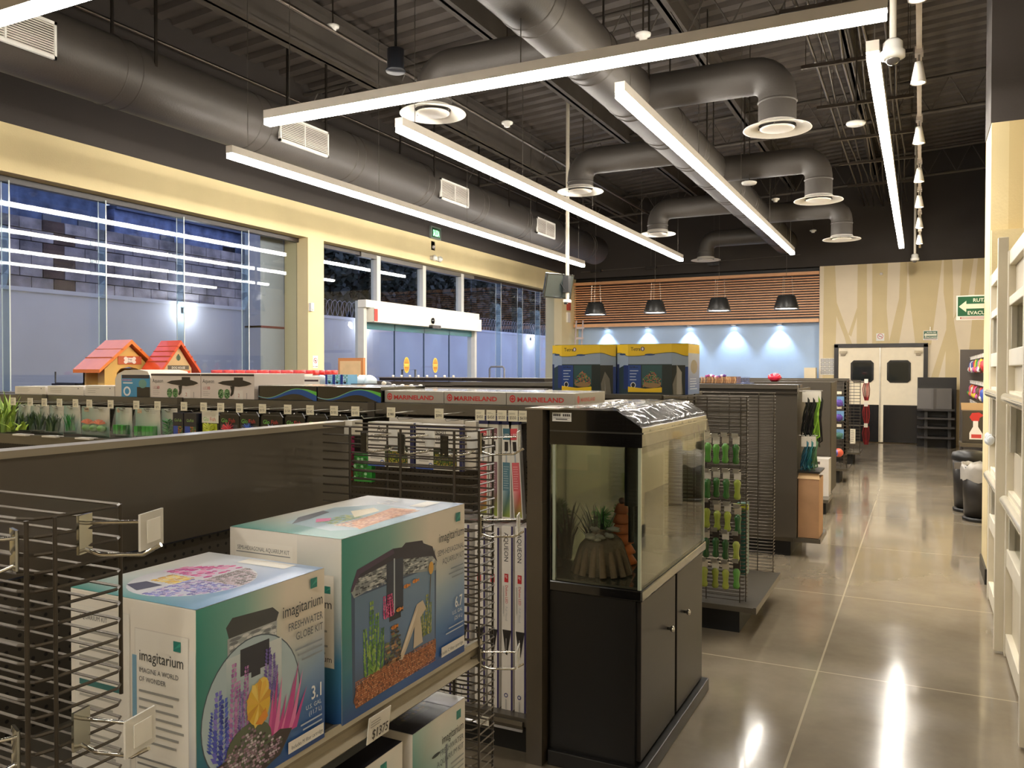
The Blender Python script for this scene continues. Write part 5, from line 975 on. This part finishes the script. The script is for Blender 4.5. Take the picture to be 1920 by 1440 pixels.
for k,(a,b) in enumerate(((-3.86,-3.478),(-3.474,-3.095))):
    t=carton('nano_tank_box',f'white light box reading Aqueon LED 10 with a black lamp picture, {["left","right"][k]} of the two','box',a,b,3.21,3.6,ZT,ZT+.135,(226,214,206),'white lamp boxes'); m=MB(); A=Art(m,(a,3.21,ZT),(b-a,0,0),(0,0,.135))
    A.rect(0,.90,1,.97,(40,26,36)); A.text('Aqueon',.03,.62,.22,(48,50,56),'l',0,.9); A.text('LED',.04,.36,.16,(196,150,150),'l',0,.9); A.text('10',.12,.36,.17,(190,50,60),'l',.02,.9); A.lines(3,.04,.26,.18,.07,(190,180,174),.02)
    A.poly([(.32,.62),(.42,.70),(.63,.74),(.63,.85),(.80,.85),(.80,.74),(.92,.66),(.96,.60),(.86,.52),(.72,.48),(.60,.50),(.42,.56)],(38,32,34)); A.poly([(.56,.5),(.64,.5),(.62,.2),(.58,.1),(.56,.14),(.58,.3)],(30,28,30))
    for cx in (.385,.50): A.ell(cx,.2,.055,.19,(60,110,60),16); A.spk(26,cx-.05,.05,cx+.05,.36,.03,[(110,160,100),(40,80,44),(150,190,140)])
    A.rect(.64,0,.80,.35,(236,228,220)); A.text('2',.72,.08,.2,(200,120,110),'c'); A.rect(.86,.02,.875,.25,(180,170,166)); m.build('front_print','print',t)
t=thing('rounded_display','beige rounded display with a blue printed panel on the row top','display',(-4.0,3.3,ZT)); m=MB(); m.prism([(0,0),(.30,0),(.30,.10),(.27,.145),(.2,.155),(.08,.152),(.02,.13),(0,.10)],(-4.17,3.5,ZT),(1,0,0),(0,0,1),.28,(226,216,202)); m.build('display_body','satin',t)
m=MB(); A=Art(m,(-4.115,3.219,ZT),(.235,0,0),(0,0,.125)); A.rect(0,0,1,1,(60,150,200)); A.rect(.02,.84,.98,1,(40,40,60)); A.text('PURIFICADOR',.03,.72,.12,(214,120,170),'l',.01,.85); A.rect(.06,.60,.4,.66,(230,240,244)); A.ell(.2,.25,.13,.22,(240,244,248),18); A.ell(.2,.25,.08,.14,(60,150,200),14); A.rect(.55,0,1,.45,(28,26,28)); A.ell(.75,.6,.14,.2,(110,160,150),16); m.build('panel_print','print',t)
for k,(a,b,h) in enumerate(((-5.1,-4.80,.05),(-4.78,-4.45,.055),(-4.43,-4.18,.06))):
    t=carton('flat_white_box',f'flat white box on the row top left of the rounded display, {["farthest","middle","nearest"][k]} to it','box',a,b,3.22,3.55,ZT,ZT+h,(232,224,212),'flat white boxes'); m=MB(); A=Art(m,(a,3.22,ZT),(b-a,0,0),(0,0,h)); A.lines(3,.08,.7,.5,.2,(190,182,170),.05); A.rect(.85,.7,.88,.8,(60,50,50)); m.build('front_print','print',t)
# ================================================================= ON TOP OF THE NEXT ROWS
Z3=1.40
def doghouse(lb,Xg,yc,hw,wall,ridge,dep,Yc,Oc,large):
    t=thing('dog_house',lb,'dog house',(Xg-dep/2,yc,Z3)); T=Matrix.Translation((Xg,yc,Z3))@Matrix.Rotation(math.pi/2,4,'Z')
    def B(): q=MB(); q.X=T; return q
    hi=hw-.05; m=B()
    if large: m.prism([(-hi,0),(-.13,0),(-.13,.12),(-.09,.16),(0,.178),(.09,.16),(.13,.12),(.13,0),(hi,0),(hi,wall-.01),(0,ridge-.03),(-hi,wall-.01)],(0,.03,0),(1,0,0),(0,0,1),.03,Yc)
    else: m.prism([(-hi,0),(hi,0),(hi,wall),(0,ridge-.03),(-hi,wall)],(0,.03,0),(1,0,0),(0,0,1),.03,Yc)
    m.box((-hi,.03,0),(-hi+.02,.09,wall),Yc); m.box((-hi,dep-.04,0),(-hi+.02,dep,wall),Yc); m.box((hi-.02,.03,0),(hi,dep,wall),Yc); m.box((-hi,dep-.02,0),(hi,dep,wall),Yc); m.build('house_walls','plastic',t)
    m=B(); sl=(ridge-wall)/hw; m.prism([(-hw-.03,wall-.03*sl-.02),(0,ridge-.01),(hw+.03,wall-.03*sl-.02),(hw+.03,wall-.03*sl+.012),(0,ridge+.028),(-hw-.03,wall-.03*sl+.012)],(0,dep+.03,0),(1,0,0),(0,0,1),dep+.07,Oc)
    for k in range(1,5 if not large else 3):
        f=k/(5 if not large else 3)
        for s_ in (-1,1):
            x=s_*hw*(1-f); z=wall+(ridge-wall)*f+.014; m.box((x-.008,-.045,z-.006),(x+.008,dep+.03,z+.008),mix(Oc,(130,50,20),.35))
    m.build('house_roof','plastic',t)
    if large:
        m=B(); m.box((-.12,-.006,.20),(.13,0,.275),(196,96,60)); q=m.build('name_plaque','plastic',t); m=B(); A=Art(m,(-.12,-.006,.20),(.25,0,0),(0,0,.075))
        for cx,cy in ((.32,.72),(.32,.3),(.68,.72),(.68,.3)): A.ell(cx,cy,.08,.22,(240,228,214),14)
        A.rect(.3,.2,.7,.82,(240,228,214)); A.text('Dogs',.5,.52,.36,(110,70,60),'c',.01,.8); A.text('House',.5,.2,.3,(110,70,60),'c',.01,.8); m.build('plaque_print','print',q)
    else:
        m=B(); A=Art(m,(-hi,0,0),(2*hi,0,0),(0,0,ridge)); A.rect(.04,0,.96,.36,(214,78,44)); A.rect(.1,.38,.9,.48,(96,84,70)); A.text('DOG HOUSE',.5,.40,.075,(232,222,206),'c',.01,.9); A.ell(.5,.66,.09,.07,(90,110,80),8); A.ell(.5,.67,.05,.09,(60,80,60),6)
        for cx in (.15,.3,.45,.6,.75,.88): A.ell(cx,.26,.025,.03,(130,50,30),8)
        A.rect(.35,.05,.62,.17,(60,50,50)); A.rect(.4,.06,.57,.15,(232,206,180)); m.build('front_print','print',t)
doghouse('large yellow plastic dog house with an orange roof and a bone plaque',-6.55,5.205,.305,.165,.40,.29,(222,178,98),(226,122,52),True)
doghouse('small dog house with a red orange shingle roof, right of the large one',-6.28,5.53,.205,.165,.40,.20,(216,178,128),(222,84,48),False)
t=thing('folding_crate','black folding wire crate frame on the row top left of the dog houses','crate',(-7.4,5.3,Z3)); m=MB(); m.tube([(-7.45,5.1,Z3+.13),(-7.45,5.1,Z3+.02),(-7.05,5.1,Z3+.02)],.008,(30,28,28),6); m.box((-7.48,5.08,Z3),(-7.14,5.5,Z3+.018),(30,28,28)); m.build('crate_frame','satin',t)
# tubs with red lids and boxes
k=0
for yy in (5.38,5.55):
    for i in range(9):
        k+=1; x=-5.62+.135*i+(.06 if yy>5.4 else 0); t=thing('treat_tub','white tub with a red lid on the second row top, behind the black shelf box','tub',(x,yy,Z3),'red lidded tubs'); MB().lathe([(0,0),(.048,0),(.05,.01),(.05,.11),(0,.11)],(x,yy,Z3),(236,230,222),14).build('tub_body','plastic',t); MB().lathe([(.054,.11),(.056,.145),(.05,.15),(0,.15)],(x,yy,Z3),(206,50,46),16).build('tub_lid','plastic',t)
t=thing('open_shelf_box','black open fronted box with a white top, in front of the red lidded tubs','box',(-4.95,5.17,Z3)); MB().box((-5.42,5.05,Z3),(-4.50,5.3,Z3+.10),(26,22,22)).build('box_body','gloss',t); MB().box((-5.44,5.04,Z3+.10),(-4.48,5.31,Z3+.118),(236,228,216)).build('box_top','print',t); MB().box((-5.3,5.045,Z3+.02),(-4.6,5.05,Z3+.055),(214,200,176)).build('inner_card','print',t)
t=carton('small_white_box','small white Aqueon box with a dark stripe beside the blue cans','box',-4.46,-4.20,5.06,5.3,Z3,Z3+.10,(238,232,222)); m=MB(); A=Art(m,(-4.46,5.06,Z3),(.26,0,0),(0,0,.10)); A.rect(.05,.6,.95,.74,(60,44,50)); A.text('Aqueon',.1,.12,.32,(80,80,86),'l',0,.8); m.build('front_print','print',t)
for i in range(3):
    x=-4.16+.075*i; t=thing('blue_carton_pack','small light blue carton pack, '+['left','middle','right'][i]+' of three on the second row top','pack',(x+.03,5.15,Z3),'light blue packs'); MB().box((x,5.08,Z3),(x+.066,5.2,Z3+.115),(120,180,220)).build('pack_body','print',t); m=MB(); A=Art(m,(x,5.08,Z3),(.066,0,0),(0,0,.115)); A.rect(0,0,.3,1,(30,50,140)); A.ell(.6,.5,.2,.12,(30,40,60),10); A.spk(14,.3,.5,1,1,.06,[(110,190,160),(200,230,240)]); m.build('front_print','print',t)
for i in range(9):
    x=-4.66+.085*i; MB().ball((x,5.42,Z3+.055),(.045,.07,.055),random.choice([(214,226,232),(160,200,220),(236,236,232),(150,200,180)]),10,8,.12).build('soft_pouch','plastic',label='pale blue and white soft pouch lying behind the small white box',cat='pouch',group='soft pouches')
t=thing('toy_figure','small black and white toy on the row top behind the wave boxes','toy',(-3.74,5.3,Z3)); MB().ball((-3.74,5.3,Z3+.03),(.05,.04,.03),(30,28,28),10,8,.1).ball((-3.74,5.27,Z3+.045),(.022,.02,.02),(230,220,200),8,6).build('toy_body','satin',t)
MB().box((-3.98,5.12,Z3),(-3.82,5.3,Z3+.045),(28,26,26)).build('black_tray','satin',label='small black tray beside the black and white toy',cat='tray')
MB().box((-3.72,5.1,Z3),(-2.3,5.18,Z3+.022),(150,140,122)).build('divider_strip','shelf',label='low beige divider strip on the second row top',cat='divider')
for i in range(4): MB().lathe([(0,0),(.014,0),(.015,.02),(0,.024)],(-3.56+.08*i,5.14,Z3+.0225),(236,228,214),10).build('small_cup','plastic',label='tiny white cup lined up on the low beige strip',cat='cup',group='tiny white cups')
# yellow topped tank boxes
def tetra(x0,x1,y,lb,side):
    t=thing('tank_kit_box',lb,'box',((x0+x1)/2,y+.2,Z3),'yellow topped tank boxes'); w=x1-x0; h=.318; pr=[(x0,y+.34),(x0,y+.05),(x0+.09,y),(x1-.09,y),(x1,y+.05),(x1,y+.34)]
    n=len(pr); m=MB(); m.add([(p[0],p[1],Z3) for p in pr]+[(p[0],p[1],Z3+h) for p in pr],[(i,(i+1)%n,n+(i+1)%n,n+i) for i in range(n)]+[tuple(range(n,2*n)),tuple(range(n-1,-1,-1))],(30,50,90)); m.build('carton_body','print',t,bev=.001)
    m=MB()
    for i,(a,b) in enumerate(((pr[1],pr[2]),(pr[2],pr[3]),(pr[3],pr[4]))):
        U=(b[0]-a[0],b[1]-a[1],0); A=Art(m,(a[0],a[1],Z3),U,(0,0,h)); f=lambda x,i=i:.80+.035*math.sin((i+x)*3.4+1)
        A.rect(0,0,1,.62,(34,56,60) if i!=1 else (40,62,62)); A.rect(0,.60 if i==1 else .57,1,.84,(150,166,186)); 
        if i!=1: A.poly([(0,.50),(1,.62),(1,.63),(0,.63)] if i==0 else [(0,.62),(1,.50),(1,.63),(0,.63)],(150,166,186))
        for k in range(8): x0_,x1_=k/8,(k+1)/8; A.poly([(x0_,f(x0_)),(x1_,f(x1_)),(x1_,1),(x0_,1)],(240,200,40)); A.k-=.00008
        A.k+=.0001
        for k in range(8): x0_,x1_=k/8,(k+1)/8; A.poly([(x0_,f(x0_)-.012),(x1_,f(x1_)-.012),(x1_,f(x1_)),(x0_,f(x0_))],(70,70,50)); A.k-=.00008
        if i==0: A.rect(.0,.0,.2,.6,(20,40,90)); A.rect(.6,.1,1,.58,(26,48,104)); A.ell(.5,.80,.3,.02,(30,60,100),10)
        if i==1:
            A.text('Tetra',.06,.87,.10,(50,44,30),'l',.01,.9); A.ell(.335,.905,.045,.045*w*.6/h*1.1,(60,50,100),16); A.ell(.335,.905,.025,.03,(240,230,220),12); A.ell(.5,.79,.12,.02,(40,70,120),12)
            A.rect(0,.0,1,.58,(30,44,44)); A.rect(.0,.12,.30,.58,(34,70,140)); A.lines(4,.04,.46,.24,.06,(190,206,226),.015); A.text('Half-Moon',.03,.52,.06,(24,34,50),'l',.01,.7); A.rect(.32,.18,.78,.58,(44,84,88)); A.spk(200,.34,.14,.76,.46,.03,[(196,96,50),(220,140,70),(70,130,60),(110,160,80),(60,50,40)],1,lambda x,y:y<.48-.9*abs(x-.55)); A.ell(.55,.18,.2,.05,(150,120,80),14); A.ell(.12,.18,.06,.06,(230,230,226),14); A.ell(.12,.18,.045,.045,(30,34,40),12)
            A.poly([(-.0,.04),(.78,.04),(.78,.14),(.4,.11),(.0,.15)],(240,200,40))
        if i==2: A.rect(0,.0,.82,.58,(38,44,40)); A.rect(.82,0,1,.55,(24,60,130)); A.poly([(.1,0),(.7,0),(.6,.3),(.3,.45),(.05,.2)],(120,116,104))
    A=Art(m,(x1,y+.05,Z3),(0,.29,0),(0,0,h)); A.rect(0,0,1,1,(70,110,170)); A.grad(0,.1,1,.85,[[(50,90,160),(60,100,170)],[(170,180,196),(180,188,200)]]); A.rect(0,.82,1,1,(236,196,60)); A.ell(.5,.55,.3,.14,(130,120,100),16); A.lines(5,.15,.3,.8,.05,(190,206,226),.015)
    m.build('carton_print','print',t); m=MB(); m.prism([(.05,0),(.2,0),(.2,.14),(.16,.2),(.12,.16)] if x0>-2 else [(.1,0),(.17,0),(.16,.12),(.13,.16)],(x0+w*.5,y+.0,Z3),(1,.1 if x0>-2 else .1,0),(0,0,1),.003,(196,190,176)); m.build('torn_film','frosted' if x0>-2 else 'sheer',t)
    MB().box((x0+.01,y+.07,Z3+h+.0005),(x1-.01,y+.33,Z3+h+.004),(30,28,28)).build('lid_tape','print',t)
tetra(-2.225,-1.775,5.03,'yellow and blue tank kit box, left of the pair behind the tank hood',0)
tetra(-1.765,-1.30,5.03,'yellow and blue tank kit box with a torn film corner, right of the pair',1)
# things on the farther rows
Z4=1.436
t=thing('wicker_basket','low wicker basket holding small toys on the third row top','basket',(-1.64,7.6,Z4)); m=MB(); m.box((-1.80,7.5,Z4),(-1.49,7.75,Z4+.01),(120,90,60))
for i in range(22): a=i; m.tube([(-1.80+.0145*i,7.5,Z4),(-1.80+.0145*i+.007,7.495,Z4+.03),(-1.80+.0145*i,7.5,Z4+.058)],.004,random.choice([(206,160,110),(160,110,70),(120,86,56)]),5)
m.box((-1.80,7.74,Z4),(-1.49,7.75,Z4+.06),(120,90,60)); m.build('basket_weave','matte',t)
m=MB()
for i in range(9): m.ball((-1.77+.02*i,7.6,Z4+.06+.008*math.sin(i)),(.018,.02,.014),random.choice([(150,60,120),(96,60,130),(226,200,214)]),8,6,.2)
m.build('plush_toys','cloth',label='purple and white plush toys piled on the wicker basket',cat='toy')
t=thing('wire_tray','small blue wire tray beside the wicker basket','tray',(-1.42,7.6,Z4)); m=MB()
for i in range(8): m.tube([(-1.47+.014*i,7.5,Z4),(-1.47+.014*i,7.5,Z4+.055)],.0015,(90,110,170),4)
for i in range(4): m.tube([(-1.48,7.5,Z4+.002+.018*i),(-1.36,7.5,Z4+.002+.018*i)],.0015,(90,110,170),4)
m.box((-1.48,7.5,Z4),(-1.36,7.7,Z4+.003),(90,110,170)); m.build('tray_wires','wire',t)
MB().ball((-1.58,10.3,1.47),(.085,.06,.05),(216,44,70),12,8,.14).build('red_toy','plastic',label='shiny red bagged toy on the fourth row top',cat='toy')
t=thing('cork_board_stand','light wooden framed board standing behind the second row','board',(-5.95,7.7,Z4)); MB().box((-6.10,7.68,Z4),(-5.74,7.72,Z4+.255),(196,132,78)).build('board_frame','satin',t); MB().box((-6.07,7.672,Z4),(-5.775,7.68,Z4+.22),(222,188,140)).build('board_panel','matte',t)
for k,(a,b) in enumerate(((-5.35,-4.3),(-4.25,-3.35))):
    t=thing('counter_tray',f'long dark tray on the third row top, {["left","right"][k]} one','tray',((a+b)/2,7.6,Z4)); MB().box((a,7.45,Z4+.0),(b,7.8,Z4+.03),(34,30,28)).build('tray_body','satin',t); MB().box((a-.01,7.44,Z4+.03),(b+.01,7.81,Z4+.036),(120,110,98)).build('tray_rim','shelf',t)
for i in range(8): MB().lathe([(0,0),(.012,0),(.014,.022),(0,.026)],(-5.2+.11*i,7.5,Z4+.0365),(236,228,214),8).build('small_cup','plastic',label='tiny white cup standing on the left dark tray',cat='cup',group='white cups on the dark tray')
# green chew toys in the basket behind the tank
cg=[(96,160,66),(60,116,52),(172,186,70),(50,96,50),(170,180,74)]; RN=['top','second','third','fourth','bottom']; CN=['leftmost','second','third','rightmost']
for r,z in enumerate((1.13,.93,.74,.57,.40)):
    for c in range(4):
        x=-1.13+.058*c+random.uniform(-.008,.008); y=4.86+random.uniform(-.02,.02); z=z+random.uniform(-.012,.012); col=mix(cg[(r+ (c==3))%5],(40,60,30),random.uniform(0,.2)); h=.13
        t=thing('chew_toy',f'green rubber chew toy with a card header, {CN[c]} in the {RN[r]} row of the basket','toy',(x,y,z-h),'green chew toys'); MB().lathe([(0,0),(.016,.004),(.021,.02),(.015,.045),(.017,.07),(.022,.1),(.012,.118),(0,.12)],(x,y,z-h),col,12).build('toy_body','plastic',t)
        m=MB(); m.box((x-.02,y-.001,z-.012),(x+.02,y+.001,z+.034),random.choice([(226,220,206),(60,54,48),(200,190,170)])); m.build('header_card','print',t)
        MB().tube([(x,4.955,z+.036),(x,y-.04,z+.036)],.002,(214,206,190),5).box((x-.018,y-.045,z+.03),(x+.018,y-.043,z+.055),(238,232,214)).build('tag_hook','metal',t)
t=carton('teal_pack','teal boxed pack leaning in the basket behind the green toys','pack',-1.0,-.94,5.1,5.18,.30,.74,(60,110,100)); MB().box((-1.02,5.09,.7),(-.93,5.10,.735),(214,220,70)).build('yellow_strip','print',t)
# leads and boxes on the third row end
def lead(x,y,z,h,col,lb,acc):
    t=thing('dog_lead',lb,'dog lead',(x,y,z-h),'hanging leads'); m=MB()
    for i in range(3):
        o=.012*i; m.tube([(x+o*.6,y+o,z)]+[(x+.03*math.sin(k*.6+i)+.01*i,y+.02*math.cos(k*.9+i),z-h*k/7) for k in range(1,8)]+[(x+.035-.02*i,y+.03,z-h*.9),(x+.02,y+.02,z-h*.4),(x+.012,y,z)],.007,mix(col,acc,.15*i),6)
    m.build('lead_strap','cloth',t); MB().box((x-.012,y-.03,z-.07),(x+.03,y-.026,z+.015),(232,226,214)).build('header_card','print',t); MB().tube([(-.91,y,z+.02),(x+.04,y,z+.02)],.003,(210,204,192),5).build('display_hook','metal',t)
for i in range(6): lead(-.865+.04*(i%3),7.2+.16*(i//3)+.02*i,1.36,.36+.02*i,(26,24,26) if i!=2 else (140,190,60),['black lead nearest the panel edge','black lead with white dots','bright green lead among the black ones','black lead behind, left','black lead behind, middle','black lead behind, right'][i]+' on the upper row end',(60,80,50))
for i in range(5): lead(-.87+.035*(i%3),7.2+.14*(i//3)+.02*i,.99,.27,[(30,90,120),(40,120,130),(90,130,90),(26,70,110),(30,100,110)][i],['dark blue','teal','sage green','navy','sea green'][i]+' lead on the lower hooks of the row end',(140,180,170))
t=thing('cardboard_box','tall brown cardboard box standing on the third row end deck','box',(-.815,7.3,.165)); MB().box((-.90,7.14,.167),(-.735,7.45,.66),(176,136,100)).build('carton_body','matte',t,bev=.002); MB().prism([(-.005,0),(.17,0),(.16,.05),(.005,.05)],(-.90,7.14,.655),(1,0,0),(0,.35,1),.004,(222,188,142)).build('carton_flap','matte',t)
MB().box((-.905,7.13,.705),(-.73,7.5,.718),(30,26,24)).build('black_tray','satin',label='thin black tray between the blue leads and the cardboard box',cat='tray')
t=carton('white_product_box','white product box on the base deck in front of the fourth row panel','box',-1.12,-.89,9.60,9.85,.166,.58,(212,206,198)); m=MB(); A=Art(m,(-1.12,9.6,.166),(.23,0,0),(0,0,.414)); A.rect(.1,.85,.6,.92,(70,60,60)); A.text('pet',.2,.5,.14,(190,184,176),'l'); A.lines(3,.1,.3,.6,.06,(180,176,170),.015); m.build('front_print','print',t)
for i,(z,c) in enumerate(((1.17,(90,70,150)),(.97,(80,60,140)),(.72,(70,110,100)))):
    t=thing('toy_pack',['purple toy pack, topmost in the far basket','purple toy pack, second in the far basket','green ring toy pack, third in the far basket'][i],'toy',(-.99,12.0,z-.1)); MB().box((-1.05,12.05,z-.10),(-.93,12.07,z+.03),(110,150,190)).build('header_card','print',t); MB().ball((-.99,12.03,z-.06),(.055,.03,.045),c,10,8,.3).build('toy_body','cloth',t); MB().box((-1.02,12.04,z+.06),(-.96,12.045,z+.10),(238,230,206)).tube([(-.99,12.14,z+.07),(-.99,12.0,z+.07)],.004,(200,190,180),5).build('tag_hook','print',t)
t=thing('toy_ball','red and blue ball, lowest in the far basket','toy',(-1.0,12.03,.37)); MB().tube([(-.99,12.14,.47),(-.99,12.03,.49),(-.99,12.03,.45)],.004,(60,60,60),5).build('hanging_cord','cloth',t); MB().ball((-.99,12.03,.43),.06,(214,90,70),14,10).build('ball_body','plastic',t); MB().ball((-1.02,12.02,.43),(.045,.06,.05),(90,90,180),12,8).build('blue_half','plastic',t)
t=MB().box((-1.02,14.47,.36),(-.94,14.475,.6),(230,222,204)).build('price_card','print',label='white listed price card on the farthest wire basket',cat='card')
m=MB(); A=Art(m,(-1.02,14.47,.36),(.08,0,0),(0,0,.24)); A.lines(6,.1,.85,.9,.14,(120,112,100),.04); m.build('card_print','print',t)
for i,z in enumerate((1.36,.96,.60)):
    t=thing('red_leash_bundle',f'red hanging leash bundle at the farthest row end, {["top","middle","bottom"][i]}','dog lead',(-.83,15.5,z-.35)); m=MB()
    for k in range(6): m.tube([(-.86+.014*k,15.35,z),(-.885+.022*k,15.33+.02*math.sin(k),z-.12),(-.875+.019*k,15.36,z-.22),(-.85+.01*k,15.36,z-.32)],.008,random.choice([(130,24,30),(100,18,24),(160,40,42)]),6)
    m.build('leash_strap','cloth',t); MB().box((-.86,15.30,z-.02),(-.80,15.304,z+.05),(236,230,220)).build('header_card','print',t); MB().tube([(-1.11,15.36,z+.01),(-.80,15.34,z+.01)],.005,(200,190,180),5).build('display_hook','metal',t)
